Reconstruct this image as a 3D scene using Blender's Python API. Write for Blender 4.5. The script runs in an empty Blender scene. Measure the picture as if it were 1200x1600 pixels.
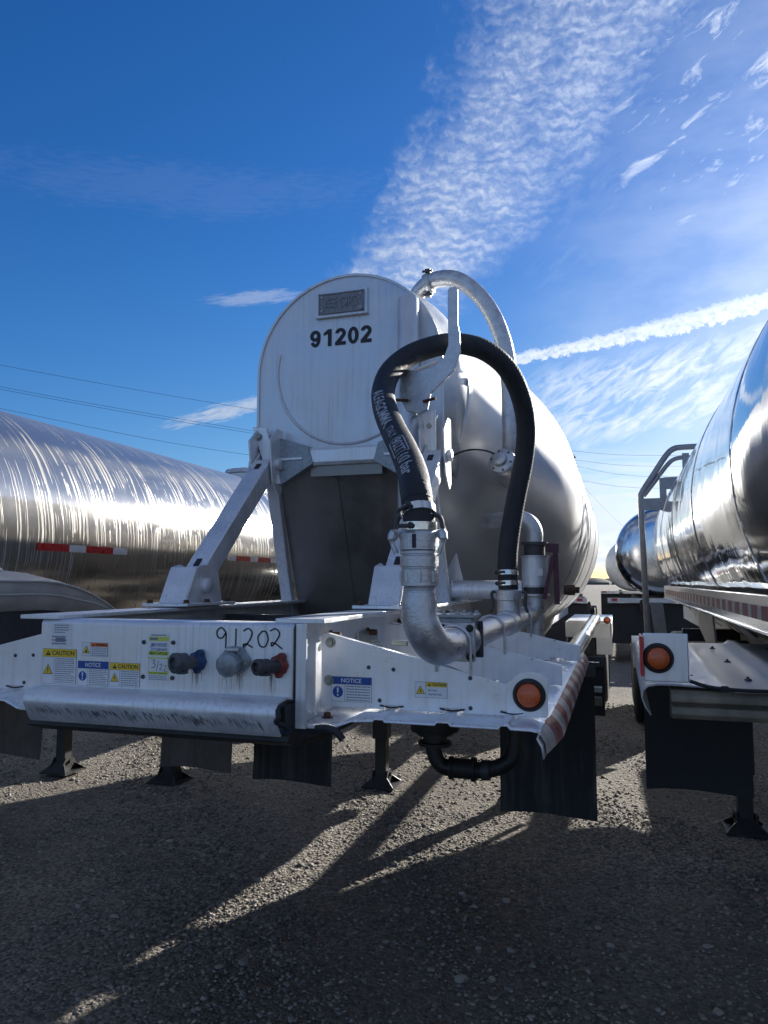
import bpy, bmesh, math, random
import numpy as np
from mathutils import Vector, Matrix
random.seed(7); np.random.seed(7)
SC = bpy.context.scene
COL = SC.collection
R = math.radians
V = Vector

# ---------------------------------------------------------------- camera
cam_d = bpy.data.cameras.new("camera"); cam = bpy.data.objects.new("camera", cam_d); COL.objects.link(cam)
cam.location = (0, 0, 1.85)
cam.rotation_euler = (R(90 + 5.34), 0, R(17.45))
cam_d.sensor_fit = 'VERTICAL'; cam_d.sensor_height = 36; cam_d.lens = 26.0
cam_d.clip_start = 0.05; cam_d.clip_end = 3000
SC.camera = cam

# ---------------------------------------------------------------- light, sky, exposure
SUN_AZ, SUN_EL = 22.0, 19.0          # azimuth from +Y towards +X
SKY_STRENGTH = 0.052
sun_d = bpy.data.lights.new("sun", 'SUN'); sun = bpy.data.objects.new("sun", sun_d); COL.objects.link(sun)
sun_d.energy = 5.0; sun_d.angle = R(0.53); sun_d.color = (1.0, 0.86, 0.66)
sd = V((math.sin(R(SUN_AZ)) * math.cos(R(SUN_EL)), math.cos(R(SUN_AZ)) * math.cos(R(SUN_EL)), math.sin(R(SUN_EL))))
sun.rotation_euler = sd.to_track_quat('Z', 'Y').to_euler()
SC.view_settings.view_transform = 'Standard'; SC.view_settings.look = 'None'
SC.view_settings.gamma = 1.0; SC.view_settings.use_curve_mapping = False
SC.view_settings.exposure = 1.05
SC.view_settings.use_white_balance = True; SC.view_settings.white_balance_temperature = 5500
SC.cycles.max_bounces = 8; SC.cycles.glossy_bounces = 5; SC.cycles.diffuse_bounces = 4
SC.cycles.sample_clamp_indirect = 8.0; SC.cycles.blur_glossy = 0.4; SC.cycles.caustics_reflective = True
SC.cycles.use_denoising = True


class E:
    """tiny expression builder over Math nodes"""
    def __init__(s, nt, sock): s.nt = nt; s.k = sock
    def _m(s, op, *a, clamp=False):
        n = s.nt.nodes.new('ShaderNodeMath'); n.operation = op; n.use_clamp = clamp
        for i, x in enumerate((s,) + a):
            if isinstance(x, E): s.nt.links.new(x.k, n.inputs[i])
            else: n.inputs[i].default_value = x
        return E(s.nt, n.outputs[0])
    def __add__(s, o): return s._m('ADD', o)
    def __sub__(s, o): return s._m('SUBTRACT', o)
    def __mul__(s, o): return s._m('MULTIPLY', o)
    def __truediv__(s, o): return s._m('DIVIDE', o)
    def abs(s): return s._m('ABSOLUTE')
    def sin(s): return s._m('SINE')
    def mx(s, o): return s._m('MAXIMUM', o)
    def mn(s, o): return s._m('MINIMUM', o)
    def pw(s, o): return s._m('POWER', o)
    def ss(s, a, b, lo=0.0, hi=1.0):
        n = s.nt.nodes.new('ShaderNodeMapRange'); n.interpolation_type = 'SMOOTHSTEP'
        s.nt.links.new(s.k, n.inputs[0])
        for i, v in zip((1, 2, 3, 4), (a, b, lo, hi)): n.inputs[i].default_value = v
        return E(s.nt, n.outputs[0])


def comb(nt, x, y, z):
    n = nt.nodes.new('ShaderNodeCombineXYZ')
    for i, q in enumerate((x, y, z)):
        if isinstance(q, E): nt.links.new(q.k, n.inputs[i])
        else: n.inputs[i].default_value = q
    return n.outputs[0]


def noise(nt, vec, scale=1.0, detail=3.0, rough=0.55, dist=0.0):
    n = nt.nodes.new('ShaderNodeTexNoise'); n.inputs['Scale'].default_value = scale
    n.inputs['Detail'].default_value = detail; n.inputs['Roughness'].default_value = rough
    n.inputs['Distortion'].default_value = dist
    if vec is not None: nt.links.new(vec, n.inputs['Vector'])
    return E(nt, n.outputs[0])


def mixc(nt, fac, a, b, blend='MIX'):
    n = nt.nodes.new('ShaderNodeMix'); n.data_type = 'RGBA'; n.blend_type = blend
    for i, q in ((0, fac), (6, a), (7, b)):
        if isinstance(q, E): nt.links.new(q.k, n.inputs[i])
        elif isinstance(q, (int, float)): n.inputs[i].default_value = q
        elif isinstance(q, tuple): n.inputs[i].default_value = q if len(q) == 4 else (*q, 1)
        else: nt.links.new(q, n.inputs[i])
    return n.outputs[2]


def build_world():
    w = bpy.data.worlds.new("World"); SC.world = w; w.use_nodes = True
    nt = w.node_tree; nt.nodes.clear()
    out = nt.nodes.new('ShaderNodeOutputWorld'); bg = nt.nodes.new('ShaderNodeBackground')
    nt.links.new(bg.outputs[0], out.inputs[0]); bg.inputs[1].default_value = SKY_STRENGTH
    sky = nt.nodes.new('ShaderNodeTexSky'); sky.sky_type = 'NISHITA'; sky.sun_disc = False
    sky.sun_elevation = R(SUN_EL); sky.sun_rotation = R(SUN_AZ)
    sky.altitude = 300; sky.air_density = 1.0; sky.dust_density = 0.35; sky.ozone_density = 3.0
    hs = nt.nodes.new('ShaderNodeHueSaturation'); hs.inputs['Saturation'].default_value = 1.24
    hs.inputs['Value'].default_value = 1.0
    nt.links.new(sky.outputs[0], hs.inputs['Color'])
    tc = nt.nodes.new('ShaderNodeTexCoord'); sp = nt.nodes.new('ShaderNodeSeparateXYZ')
    nt.links.new(tc.outputs['Generated'], sp.inputs[0])
    X, Y, Z = [E(nt, sp.outputs[i]) for i in range(3)]
    deg = 180 / math.pi
    az = X._m('ARCTAN2', Y) * deg
    el = Z._m('ARCSINE') * deg
    # warping noise shared by all the clouds
    wv = comb(nt, az, el, 0.0)
    w1 = noise(nt, wv, 0.28, 4, 0.6) - 0.5
    w2 = noise(nt, comb(nt, az, el, 7.3), 0.9, 4, 0.6) - 0.5
    # 1. band of rippled high cloud, rising to the right
    cx = az - ((el - 23.1) * 0.92 - 14.6)           # distance across the band
    half = el.ss(14, 44, 4.8, 10.4)
    q = (cx + w1 * 5.0) / half
    left = (q + (w1 + w2) * 0.8).ss(-1.25, -0.35); right = q.ss(0.25, 1.25, 1.0, 0.0)
    r1 = ((el * 7.0 + cx * 0.5 + w1 * 26 + w2 * 9).sin() * 0.5 + 0.5)
    patch = noise(nt, comb(nt, az * 0.8, el * 1.7 + w1 * 2.0, 3.1), 1.25, 6, 0.68)
    big = noise(nt, comb(nt, az, el, 11.0), 0.22, 3, 0.5)
    band = left * right * (r1 * patch.ss(0.2, 0.65) * 0.36 + patch.ss(0.25, 0.85) * 0.36 + 0.17) * el.ss(14, 22) * big.ss(0.28, 0.55, 0.45, 1.0)
    band = band * el.ss(22.0, 34.0, 1.15, 0.78)
    # 2. contrail
    ce = (az * 0.124 + 17.66)
    d = el - ce + w2 * 0.35
    cw = az.ss(-8, 14, 0.58, 1.05)
    fluff = noise(nt, comb(nt, az * 1.0, el * 1.2, 1.0), 2.4, 4, 0.6)
    trail = (d / cw + (fluff - 0.5) * 1.5)
    trail = trail.ss(-0.85, -0.55) * trail.ss(0.35, 0.95, 1.0, 0.0) * fluff.ss(0.25, 0.65, 0.5, 1.0)
    trail = trail * az.ss(-22, -9)
    # 3. combed cirrus under the trail, lower right
    rot = comb(nt, az * 0.35 + el * 0.55, az * 1.0 - el * 1.5, 2.0)
    st = noise(nt, rot, 0.75, 6, 0.62, 0.6)
    lo = el - (az * 0.13 + 10.0) + w1 * 3.0
    cir = st.ss(0.26, 0.72) * lo.ss(-0.6, 1.4) * (el - (ce - 0.7)).ss(-2.0, 0.3, 1.0, 0.12) * az.ss(-9, -2)
    up = (el - ce).ss(0, 8.0, 1.0, 0.0) * st.ss(0.42, 0.85) * az.ss(-2, 12) * (el - ce).ss(0.0, 0.5)
    # 4. low warm veils near the horizon
    veil = noise(nt, comb(nt, az * 0.16, el * 1.1, 5.0), 1.0, 5, 0.6, 0.4)
    low = (veil.ss(0.25, 0.62) * 0.85 + 0.12) * el.ss(6.0, 11.5, 1.0, 0.0) * az.ss(-30, -4)
    # 5. scattered wisps
    wi = noise(nt, comb(nt, az * 0.55 - el * 0.15, el * 1.2 - az * 0.35, 9.0), 0.55, 6, 0.68, 0.5)
    wisp = wi.ss(0.50, 0.74) * az.ss(-3, 5) * el.ss(23, 27) * 0.8
    def blob(a0, e0, sa, se, sl, k):
        u = (az - a0) / sa; v = (el - e0 - (az - a0) * sl) / se
        st2 = noise(nt, comb(nt, az * 0.8, (el - az * sl) * 5.0, 6.0), 1.0, 4, 0.65)
        return (u * u + v * v + (wi - 0.5) * 2.6 + (st2 - 0.5) * 3.0).ss(-0.2, 1.5, k, 0.0)
    wl = blob(-29.5, 12.9, 4.6, 0.62, 0.29, 0.75) .mx(blob(-27.5, 21.2, 4.0, 0.5, 0.13, 0.35)).mx(blob(-33, 28.0, 15, 1.7, 0.06, 0.045))
    film = noise(nt, comb(nt, az * 0.12, el * 0.3, 15.0), 1.0, 4, 0.6).ss(0.25, 0.75, 0.10, 0.42) * az.ss(-12, 12) * el.ss(16, 34, 1.0, 0.45)
    cloud = band.mx(trail).mx(film).mx(cir * 0.95).mx(up * 0.6).mx(low).mx(wisp).mx(wl)
    # elsewhere (behind, to the sides): unseen cirrus, thickened to pale the polished tank's reflections
    cc = noise(nt, comb(nt, X * 3.0, Y * 3.0, Z * 6.0), 1.0, 6, 0.62, 0.5)
    rest = cc.ss(0.36, 0.68) * 0.7 * az.abs().ss(48, 75)
    cloud = cloud.mx(rest) * Z.ss(-0.01, 0.03)
    cloud = cloud._m('MINIMUM', 1.0)
    # cloud brightness grows towards the sun
    dp = X * sd.x + Y * sd.y + Z * sd.z
    glow = dp.mx(0.0).pw(6.0)
    lum = glow * 6.0 + 5.6
    cr = comb(nt, lum * 1.0, lum * 0.985, lum * 0.97)
    # deepen the blue away from the sun (a clear dry winter sky) and hold the horizon warm
    warm = el.ss(2, 30, 1.0, 0.0) * dp.ss(0.1, 0.95)
    tint = mixc(nt, warm, (0.80, 0.88, 1.04, 1), (1.12, 0.98, 0.84, 1))
    base = mixc(nt, 1.0, hs.outputs[0], tint, 'MULTIPLY')
    col = mixc(nt, cloud, base, cr)
    nt.links.new(col, bg.inputs[0])


build_world()

# ================================================================ materials
def mat(name, base=(0.5, 0.5, 0.5), metallic=0.0, rough=0.5, var=0.0, vscale=8.0, bump=0.0, bscale=60.0,
        streak=0.0, streak_col=(0.12, 0.12, 0.12), streak_scale=30.0, rvar=0.12, spec=0.5, coat=0.0, emis=None):
    m = bpy.data.materials.new(name); m.use_nodes = True; nt = m.node_tree
    b = nt.nodes['Principled BSDF']
    b.inputs['Base Color'].default_value = (*base, 1); b.inputs['Metallic'].default_value = metallic
    b.inputs['Roughness'].default_value = rough; b.inputs['Specular IOR Level'].default_value = spec
    b.inputs['Coat Weight'].default_value = coat
    tc = nt.nodes.new('ShaderNodeTexCoord'); obj = tc.outputs['Object']
    col = None
    if var:
        n = noise(nt, obj, vscale, 5, 0.62)
        dark = tuple(c * (1 - var) for c in base); lite = tuple(min(1, c * (1 + var * 0.6)) for c in base)
        col = mixc(nt, n.ss(0.3, 0.7), dark, lite)
        nt.links.new(n.ss(0.3, 0.7, max(0.02, rough - rvar), rough + rvar).k, b.inputs['Roughness'])
    if streak:
        sp = nt.nodes.new('ShaderNodeSeparateXYZ'); nt.links.new(obj, sp.inputs[0])
        x, y, z = [E(nt, sp.outputs[i]) for i in range(3)]
        n = noise(nt, comb(nt, x * streak_scale, y * streak_scale, z * 1.6), 1.0, 4, 0.6)
        n2 = noise(nt, obj, 3.0, 3, 0.6)
        f = (n.ss(0.46, 0.72) * n2.ss(0.3, 0.6) * streak)._m('MINIMUM', 0.9)
        col = mixc(nt, f, col if col is not None else base, streak_col)
    if col is not None: nt.links.new(col, b.inputs['Base Color'])
    if bump:
        n = noise(nt, obj, bscale, 4, 0.6)
        bn = nt.nodes.new('ShaderNodeBump'); bn.inputs['Strength'].default_value = bump; bn.inputs['Distance'].default_value = 0.01
        nt.links.new(n.k, bn.inputs['Height']); nt.links.new(bn.outputs[0], b.inputs['Normal'])
    if emis: b.inputs['Emission Color'].default_value = (*emis, 1); b.inputs['Emission Strength'].default_value = 1
    return m


M = {}
M['alu'] = mat('silver_paint', (0.74, 0.76, 0.79), 0.55, 0.42, 0.10, 7, 0.05, 140, 0.5, (0.44, 0.43, 0.41), 75)
M['nose'] = mat('silver_nose_paint', (0.60, 0.62, 0.65), 0.55, 0.40, 0.09, 3.5, 0.22, 5, 0.45, (0.40, 0.39, 0.37), 42)
M['alu_white'] = mat('white_silver_paint', (0.80, 0.82, 0.85), 0.45, 0.36, 0.07, 9, 0.04, 160, 0.3, (0.45, 0.44, 0.42), 30)
M['dusty'] = mat('dusty_deck_metal', (0.52, 0.50, 0.46), 0.25, 0.5, 0.18, 5, 0.06, 120)
M['deckgrey'] = mat('plain_grey_deck', (0.50, 0.50, 0.49), 0.25, 0.5, 0.14, 6, 0.04, 120)
M['cast'] = mat('cast_pipe_metal', (0.56, 0.57, 0.59), 0.75, 0.38, 0.2, 22, 0.25, 130)
M['chrome_band'] = mat('bright_band_steel', (0.75, 0.74, 0.7), 1.0, 0.22, 0.1, 40)
M['rubber'] = mat('black_rubber', (0.018, 0.020, 0.024), 0, 0.66, 0.5, 14, 0.3, 150)
M['dustyrubber'] = mat('dusty_brown_rubber', (0.13, 0.115, 0.10), 0, 0.8, 0.3, 6, 0.1, 60, 0.5, (0.06, 0.05, 0.045), 20)
M['flap'] = mat('black_mud_flap_rubber', (0.022, 0.024, 0.028), 0, 0.75, 0.5, 5, 0.08, 60, 0.7, (0.085, 0.083, 0.08), 18)
M['blacksteel'] = mat('black_painted_steel', (0.02, 0.02, 0.021), 0.0, 0.5, 0.4, 12, 0.2, 60)
M['darkmetal'] = mat('dark_grey_steel', (0.07, 0.07, 0.075), 0.4, 0.5, 0.3, 12, 0.1, 80)
M['ladder'] = mat('grey_ladder_metal', (0.30, 0.31, 0.33), 0.5, 0.45, 0.2, 12)
M['rust'] = mat('rusty_bolt_steel', (0.10, 0.05, 0.03), 0.2, 0.75, 0.5, 60, 0.3, 150)
M['zinc'] = mat('zinc_bolt_steel', (0.36, 0.38, 0.34), 0.8, 0.45, 0.3, 50)
M['red'] = mat('red_reflective_tape', (0.50, 0.02, 0.02), 0.0, 0.35, 0.15, 30)
M['oldred'] = mat('faded_red_tape', (0.24, 0.055, 0.045), 0.0, 0.5, 0.5, 14, 0, 60, 0.5, (0.3, 0.28, 0.26), 20)
M['oldwhite'] = mat('faded_white_tape', (0.46, 0.45, 0.43), 0.1, 0.5, 0.35, 14)
M['white'] = mat('white_reflective_tape', (0.72, 0.72, 0.72), 0.1, 0.35, 0.1, 30)
M['amber'] = mat('amber_lens', (0.55, 0.10, 0.012), 0.0, 0.25, 0.1, 40, 0.3, 220, coat=0.6)
M['yellow'] = mat('yellow_label_print', (0.72, 0.52, 0.02), 0, 0.45)
M['blue'] = mat('blue_label_print', (0.02, 0.07, 0.30), 0, 0.45)
M['orange'] = mat('orange_label_print', (0.65, 0.16, 0.02), 0, 0.45)
M['paper'] = mat('white_label_stock', (0.70, 0.72, 0.74), 0, 0.5)
M['lime'] = mat('lime_label_print', (0.55, 0.65, 0.10), 0, 0.5)
M['ink'] = mat('black_print_ink', (0.012, 0.013, 0.02), 0, 0.55)
M['inkgrey'] = mat('grey_fine_print', (0.20, 0.22, 0.26), 0, 0.6)
M['hoseink'] = mat('pale_hose_print', (0.40, 0.42, 0.46), 0, 0.7, 0.5, 120)
M['grime'] = mat('grey_brown_grime', (0.16, 0.145, 0.13), 0, 0.8)
M['drip'] = mat('brown_drip_stain', (0.36, 0.33, 0.29), 0.1, 0.7)
M['plate'] = mat('cast_name_plate', (0.23, 0.24, 0.27), 0.5, 0.5, 0.3, 60, 0.5, 220)
M['gladblue'] = mat('blue_gladhand_paint', (0.015, 0.05, 0.15), 0, 0.5, 0.4, 50)
M['gladred'] = mat('faded_red_paint', (0.17, 0.03, 0.025), 0, 0.55, 0.4, 50)
M['gladgrey'] = mat('grey_gladhand_casting', (0.09, 0.10, 0.11), 0.3, 0.5, 0.3, 50, 0.2, 150)
M['socket'] = mat('grey_socket_casting', (0.30, 0.33, 0.36), 0.4, 0.45, 0.25, 40, 0.1, 150)
M['maroon'] = mat('maroon_valve_handle_paint', (0.075, 0.018, 0.035), 0, 0.5, 0.3, 50)
M['weathered'] = mat('weathered_yellow_grey_beam', (0.26, 0.23, 0.17), 0.1, 0.7, 0.4, 8, 0.3, 60, 0.6, (0.07, 0.06, 0.05), 10)
M['wood'] = mat('creosote_wood', (0.10, 0.075, 0.05), 0, 0.9, 0.3, 12, 0.3, 40)
M['wire'] = mat('power_line_cable', (0.03, 0.03, 0.035), 0.2, 0.6)
M['shell'] = mat('white_far_paint', (0.7, 0.7, 0.68), 0.1, 0.4, 0.1, 4)
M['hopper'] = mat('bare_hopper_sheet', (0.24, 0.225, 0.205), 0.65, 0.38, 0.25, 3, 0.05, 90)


def tank_material(name, base, rough, streak=0.0, ring=0.0, wav=0.0, met=1.0, grime=0.0, dens=26):
    """metal skin of a tank lying along Y; object coordinates, axis at x = z = 0"""
    m = bpy.data.materials.new(name); m.use_nodes = True; nt = m.node_tree; b = nt.nodes['Principled BSDF']
    b.inputs['Metallic'].default_value = met
    tc = nt.nodes.new('ShaderNodeTexCoord'); obj = tc.outputs['Object']
    sp = nt.nodes.new('ShaderNodeSeparateXYZ'); nt.links.new(obj, sp.inputs[0])
    x, y, z = [E(nt, sp.outputs[i]) for i in range(3)]
    n = noise(nt, obj, 1.4, 5, 0.6)
    col = mixc(nt, n.ss(0.3, 0.7), tuple(c * 0.93 for c in base), base)
    rg = n.ss(0.3, 0.7, rough * 0.8, rough * 1.2)
    if grime:
        g = noise(nt, comb(nt, x * 0.6, y * 9.0, z * 0.6), 1.0, 4, 0.6)
        col = mixc(nt, g.ss(0.48, 0.8) * grime, col, tuple(c * 0.45 for c in base))
    met_f = None
    if streak:
        # dried drips run round the shell, so they are narrow along Y and long round the girth
        ang = z._m('ARCTAN2', x)
        wob = noise(nt, comb(nt, y * 1.0, ang * 1.2, 2.0), 2.2, 3, 0.6) - 0.5
        a = noise(nt, comb(nt, (y + wob * 0.035) * dens, ang * 0.55, 0.0), 1.0, 3, 0.7)
        a2 = noise(nt, comb(nt, (y + wob * 0.03) * dens * 0.45, ang * 0.4, 4.0), 1.0, 2, 0.6)
        fade = noise(nt, comb(nt, y * 2.0, ang * 2.5, 8.0), 1.6, 3, 0.6)
        s = a.ss(0.53, 0.60) * fade.ss(0.30, 0.55) * 0.9
        s = s.mx(a2.ss(0.60, 0.66) * fade.ss(0.4, 0.6) * 0.9)
        haze = noise(nt, comb(nt, y * 1.3, ang * 3.0, 3.0), 1.2, 4, 0.6).ss(0.35, 0.75) * z.ss(-0.2, 0.9) * 0.35
        s = (s * z.ss(-0.75, 0.15, 0.35, 1.0) * z.ss(0.3, 0.9, 1.0, 0.45) * streak * 0.8).mx(haze * 0.6)
        col = mixc(nt, s, col, (0.27, 0.255, 0.23))
        rg = rg + s.ss(0.05, 0.5) * 0.5
        rg = rg.mx(z.ss(0.5, 0.95, 0.0, 0.30))
        nt.links.new((s.ss(0.1, 0.6) * -0.95 + met).k, b.inputs['Metallic'])
    nt.links.new(col, b.inputs['Base Color']); nt.links.new(rg.k, b.inputs['Roughness'])
    h = noise(nt, comb(nt, x * 1.5, y * 0.8, z * 1.5), 1.6, 2, 0.5) * wav
    if ring: h = h + noise(nt, comb(nt, 0.0, y * 260.0, 0.0), 1.0, 2, 0.5) * ring
    h = h + noise(nt, comb(nt, x * 1.0, y * 7.0, z * 1.0), 1.0, 2, 0.5) * (wav * 0.12)
    bn = nt.nodes.new('ShaderNodeBump'); bn.inputs['Strength'].default_value = 1.0; bn.inputs['Distance'].default_value = 1.0
    nt.links.new(h.k, bn.inputs['Height']); nt.links.new(bn.outputs[0], b.inputs['Normal'])
    return m


M['tank_grey'] = tank_material('satin_grey_tank_skin', (0.54, 0.54, 0.54), 0.46, wav=0.003, met=0.62, grime=0.2)
M['tank_stain'] = tank_material('brushed_stained_tank_skin', (0.58, 0.55, 0.50), 0.13, streak=0.8, ring=0.0001, wav=0.003, dens=52, met=0.9)
M['tank_chrome'] = tank_material('polished_tank_skin', (0.80, 0.79, 0.77), 0.07, wav=0.013, grime=0.12)
M['tank_far'] = tank_material('clean_tank_skin', (0.68, 0.68, 0.68), 0.16, wav=0.005)


# ================================================================ mesh builder
WORLD = {}      # object -> world origin


class MB:
    def __init__(s): s.v = []; s.f = []; s.m = []
    def add(s, vs, fs, mi=0):
        o = len(s.v); s.v += [tuple(p) for p in vs]
        for f in fs: s.f.append(tuple(i + o for i in f)); s.m.append(mi)
        return s
    def box(s, x0, x1, y0, y1, z0, z1, mi=0, M4=None):
        p = [V((x, y, z)) for z in (z0, z1) for y in (y0, y1) for x in (x0, x1)]
        if M4 is not None: p = [M4 @ q for q in p]
        return s.add(p, [(0, 2, 3, 1), (4, 5, 7, 6), (0, 1, 5, 4), (2, 6, 7, 3), (0, 4, 6, 2), (1, 3, 7, 5)], mi)
    def bar(s, a, b, w, t, up=V((0, 0, 1)), mi=0):
        """rectangular bar from a to b, w wide sideways, t thick along 'up'"""
        a, b = V(a), V(b); d = (b - a).normalized(); sx = d.cross(V(up)).normalized(); uz = sx.cross(d)
        p = [c + sx * i * w / 2 + uz * j * t / 2 for c in (a, b) for i, j in ((-1, -1), (1, -1), (1, 1), (-1, 1))]
        return s.add(p, [(0, 3, 2, 1), (4, 5, 6, 7), (0, 1, 5, 4), (1, 2, 6, 5), (2, 3, 7, 6), (3, 0, 4, 7)], mi)
    def prism(s, pts, ext, mi=0):
        """polygon of 3-D points extruded by vector ext"""
        n = len(pts); e = V(ext); p = [V(q) for q in pts] + [V(q) + e for q in pts]
        return s.add(p, [tuple(range(n))[::-1], tuple(range(n, 2 * n))] + [(i, (i + 1) % n, n + (i + 1) % n, n + i) for i in range(n)], mi)
    def tube(s, path, r, seg=16, cap=True, mi=0, ref=None):
        path = [V(p) for p in path]; n = len(path); rr = r if isinstance(r, (list, tuple)) else [r] * n
        fr = frames(path, ref); vs = []
        for i in range(n):
            t, a, b = fr[i]
            for k in range(seg):
                q = 2 * math.pi * k / seg; vs.append(path[i] + (a * math.cos(q) + b * math.sin(q)) * rr[i])
        fs = [(i * seg + k, i * seg + (k + 1) % seg, (i + 1) * seg + (k + 1) % seg, (i + 1) * seg + k) for i in range(n - 1) for k in range(seg)]
        if cap: fs += [tuple(range(seg))[::-1], tuple(range((n - 1) * seg, n * seg))]
        return s.add(vs, fs, mi)
    def lathe(s, o, ax, prof, seg=24, mi=0, cap=True):
        """profile of (distance along axis, radius)"""
        o = V(o); ax = V(ax).normalized(); path = [o + ax * h for h, _ in prof]
        a = ax.orthogonal().normalized(); b = ax.cross(a); vs = []
        for p, (h, r) in zip(path, prof):
            for k in range(seg):
                q = 2 * math.pi * k / seg; vs.append(p + (a * math.cos(q) + b * math.sin(q)) * max(r, 1e-4))
        n = len(prof)
        fs = [(i * seg + k, i * seg + (k + 1) % seg, (i + 1) * seg + (k + 1) % seg, (i + 1) * seg + k) for i in range(n - 1) for k in range(seg)]
        if cap: fs += [tuple(range(seg))[::-1], tuple(range((n - 1) * seg, n * seg))]
        return s.add(vs, fs, mi)
    def bolt(s, p, d, r=0.014, h=0.012, mi=0, washer=True):
        p, d = V(p), V(d).normalized()
        if washer: s.lathe(p, d, [(0, r * 1.5), (0.003, r * 1.5)], 12, mi)
        s.lathe(p + d * 0.002, d, [(0, r), (h, r), (h + 0.002, r * 0.85)], 6, mi)
        return s
    def build(s, name, mats, parent=None, label=None, bevel=0.0, smooth=35, kind=None):
        me = bpy.data.meshes.new(name)
        vv = np.array([tuple(p) for p in s.v], dtype=float)
        c = (vv.min(0) + vv.max(0)) / 2
        c = V((float(c[0]), float(c[1]), float(c[2])))
        me.from_pydata([tuple(V(p) - c) for p in s.v], [], s.f)
        ms = mats if isinstance(mats, (list, tuple)) else [mats]
        for m in ms: me.materials.append(M[m])
        if len(ms) > 1: me.polygons.foreach_set('material_index', s.m)
        me.update()
        if smooth:
            me.polygons.foreach_set('use_smooth', [True] * len(me.polygons)); me.set_sharp_from_angle(angle=R(smooth))
        o = bpy.data.objects.new(name, me); COL.objects.link(o)
        return place(o, c, parent, label, bevel, kind)


def _islands(f, v, gap=0.004):
    par = {}
    def find(a):
        while par[a] != a: par[a] = par[par[a]]; a = par[a]
        return a
    for q in f:
        for i in q: par.setdefault(i, i)
        r = find(q[0])
        for i in q[1:]: par[find(i)] = r
    g = {}
    for k, q in enumerate(f): g.setdefault(find(q[0]), []).append(k)
    G = []
    for ks in g.values():
        P = np.array([tuple(v[i]) for k in ks for i in f[k]]); G.append([ks, P.min(0) - gap / 2, P.max(0) + gap / 2])
    merged = True
    while merged:
        merged = False
        for i in range(len(G)):
            for j in range(i + 1, len(G)):
                if (G[i][1] <= G[j][2]).all() and (G[j][1] <= G[i][2]).all():
                    G[i] = [G[i][0] + G[j][0], np.minimum(G[i][1], G[j][1]), np.maximum(G[i][2], G[j][2])]; del G[j]; merged = True; break
            if merged: break
    return G


def split_build(mb, name, mats, parent=None, label=None, **kw):
    """one object for each separate piece of the builder"""
    for ks, _, _ in _islands(mb.f, mb.v):
        idx = sorted({i for k in ks for i in mb.f[k]}); mp = {i: n for n, i in enumerate(idx)}; q = MB()
        q.v = [mb.v[i] for i in idx]; q.f = [tuple(mp[i] for i in mb.f[k]) for k in ks]; q.m = [mb.m[k] for k in ks]
        q.build(name, mats, parent, label, **kw)


def place(o, c, parent, label=None, bevel=0.0, kind=None):
    WORLD[o] = c
    if parent is not None: o.parent = parent; o.location = c - WORLD[parent]
    else: o.location = c
    if label: o['label'] = label
    if kind: o['kind'] = kind
    if bevel:
        b = o.modifiers.new('bevel', 'BEVEL'); b.width = bevel; b.segments = 2; b.limit_method = 'ANGLE'; b.angle_limit = R(40); b.harden_normals = False
    return o


def frames(path, ref=None):
    n = len(path); out = []; a = None
    for i in range(n):
        t = (path[min(i + 1, n - 1)] - path[max(i - 1, 0)]).normalized()
        if ref is not None: a = V(ref)
        elif a is None: a = V((0, 0, 1)) if abs(t.z) < 0.9 else V((0, -1, 0))
        a = (a - t * a.dot(t)).normalized(); out.append((t, a, t.cross(a)))
    return out


def catmull(pts, n=8):
    P = [V(p) for p in pts]; P = [P[0] * 2 - P[1]] + P + [P[-1] * 2 - P[-2]]; out = []
    for i in range(1, len(P) - 2):
        for k in range(n):
            t = k / n; a, b, c, d = P[i - 1:i + 3]
            out.append(0.5 * ((2 * b) + (c - a) * t + (2 * a - 5 * b + 4 * c - d) * t * t + (3 * b - a - 3 * c + d) * t ** 3))
    return out + [P[-2]]


def arc(c, r, a0, a1, u, w, n=10):
    """arc about c in the plane of u, w"""
    c, u, w = V(c), V(u), V(w)
    return [c + u * (r * math.cos(R(a0 + (a1 - a0) * i / n))) + w * (r * math.sin(R(a0 + (a1 - a0) * i / n))) for i in range(n + 1)]


def thing(name, loc, label, cat, group=None):
    o = bpy.data.objects.new(name, None); COL.objects.link(o); o.location = loc; o.empty_display_size = 0.2
    o['label'] = label; o['category'] = cat
    if group: o['group'] = group
    WORLD[o] = V(loc); return o


def tag(o, label=None, cat=None, group=None, kind=None):
    for k, v in (('label', label), ('category', cat), ('group', group), ('kind', kind)):
        if v: o[k] = v
    return o


def text_geo(txt, size, bold=0.0, extrude=0.0):
    """vertices and faces of a line of lettering, origin at its lower left"""
    cu = bpy.data.curves.new('lettering', 'FONT'); cu.body = txt; cu.size = size; cu.offset = bold; cu.extrude = extrude
    cu.resolution_u = 4
    to = bpy.data.objects.new('lettering', cu); COL.objects.link(to)
    dg = bpy.context.evaluated_depsgraph_get(); dg.update()
    me = bpy.data.meshes.new_from_object(to.evaluated_get(dg))
    vs = [v.co.copy() for v in me.vertices]; fs = [tuple(p.vertices) for p in me.polygons]
    bpy.data.objects.remove(to); bpy.data.curves.remove(cu); bpy.data.meshes.remove(me)
    if vs:
        x0 = min(v.x for v in vs); y0 = min(v.y for v in vs)
        for v in vs: v.x -= x0; v.y -= y0
    return vs, fs


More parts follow.
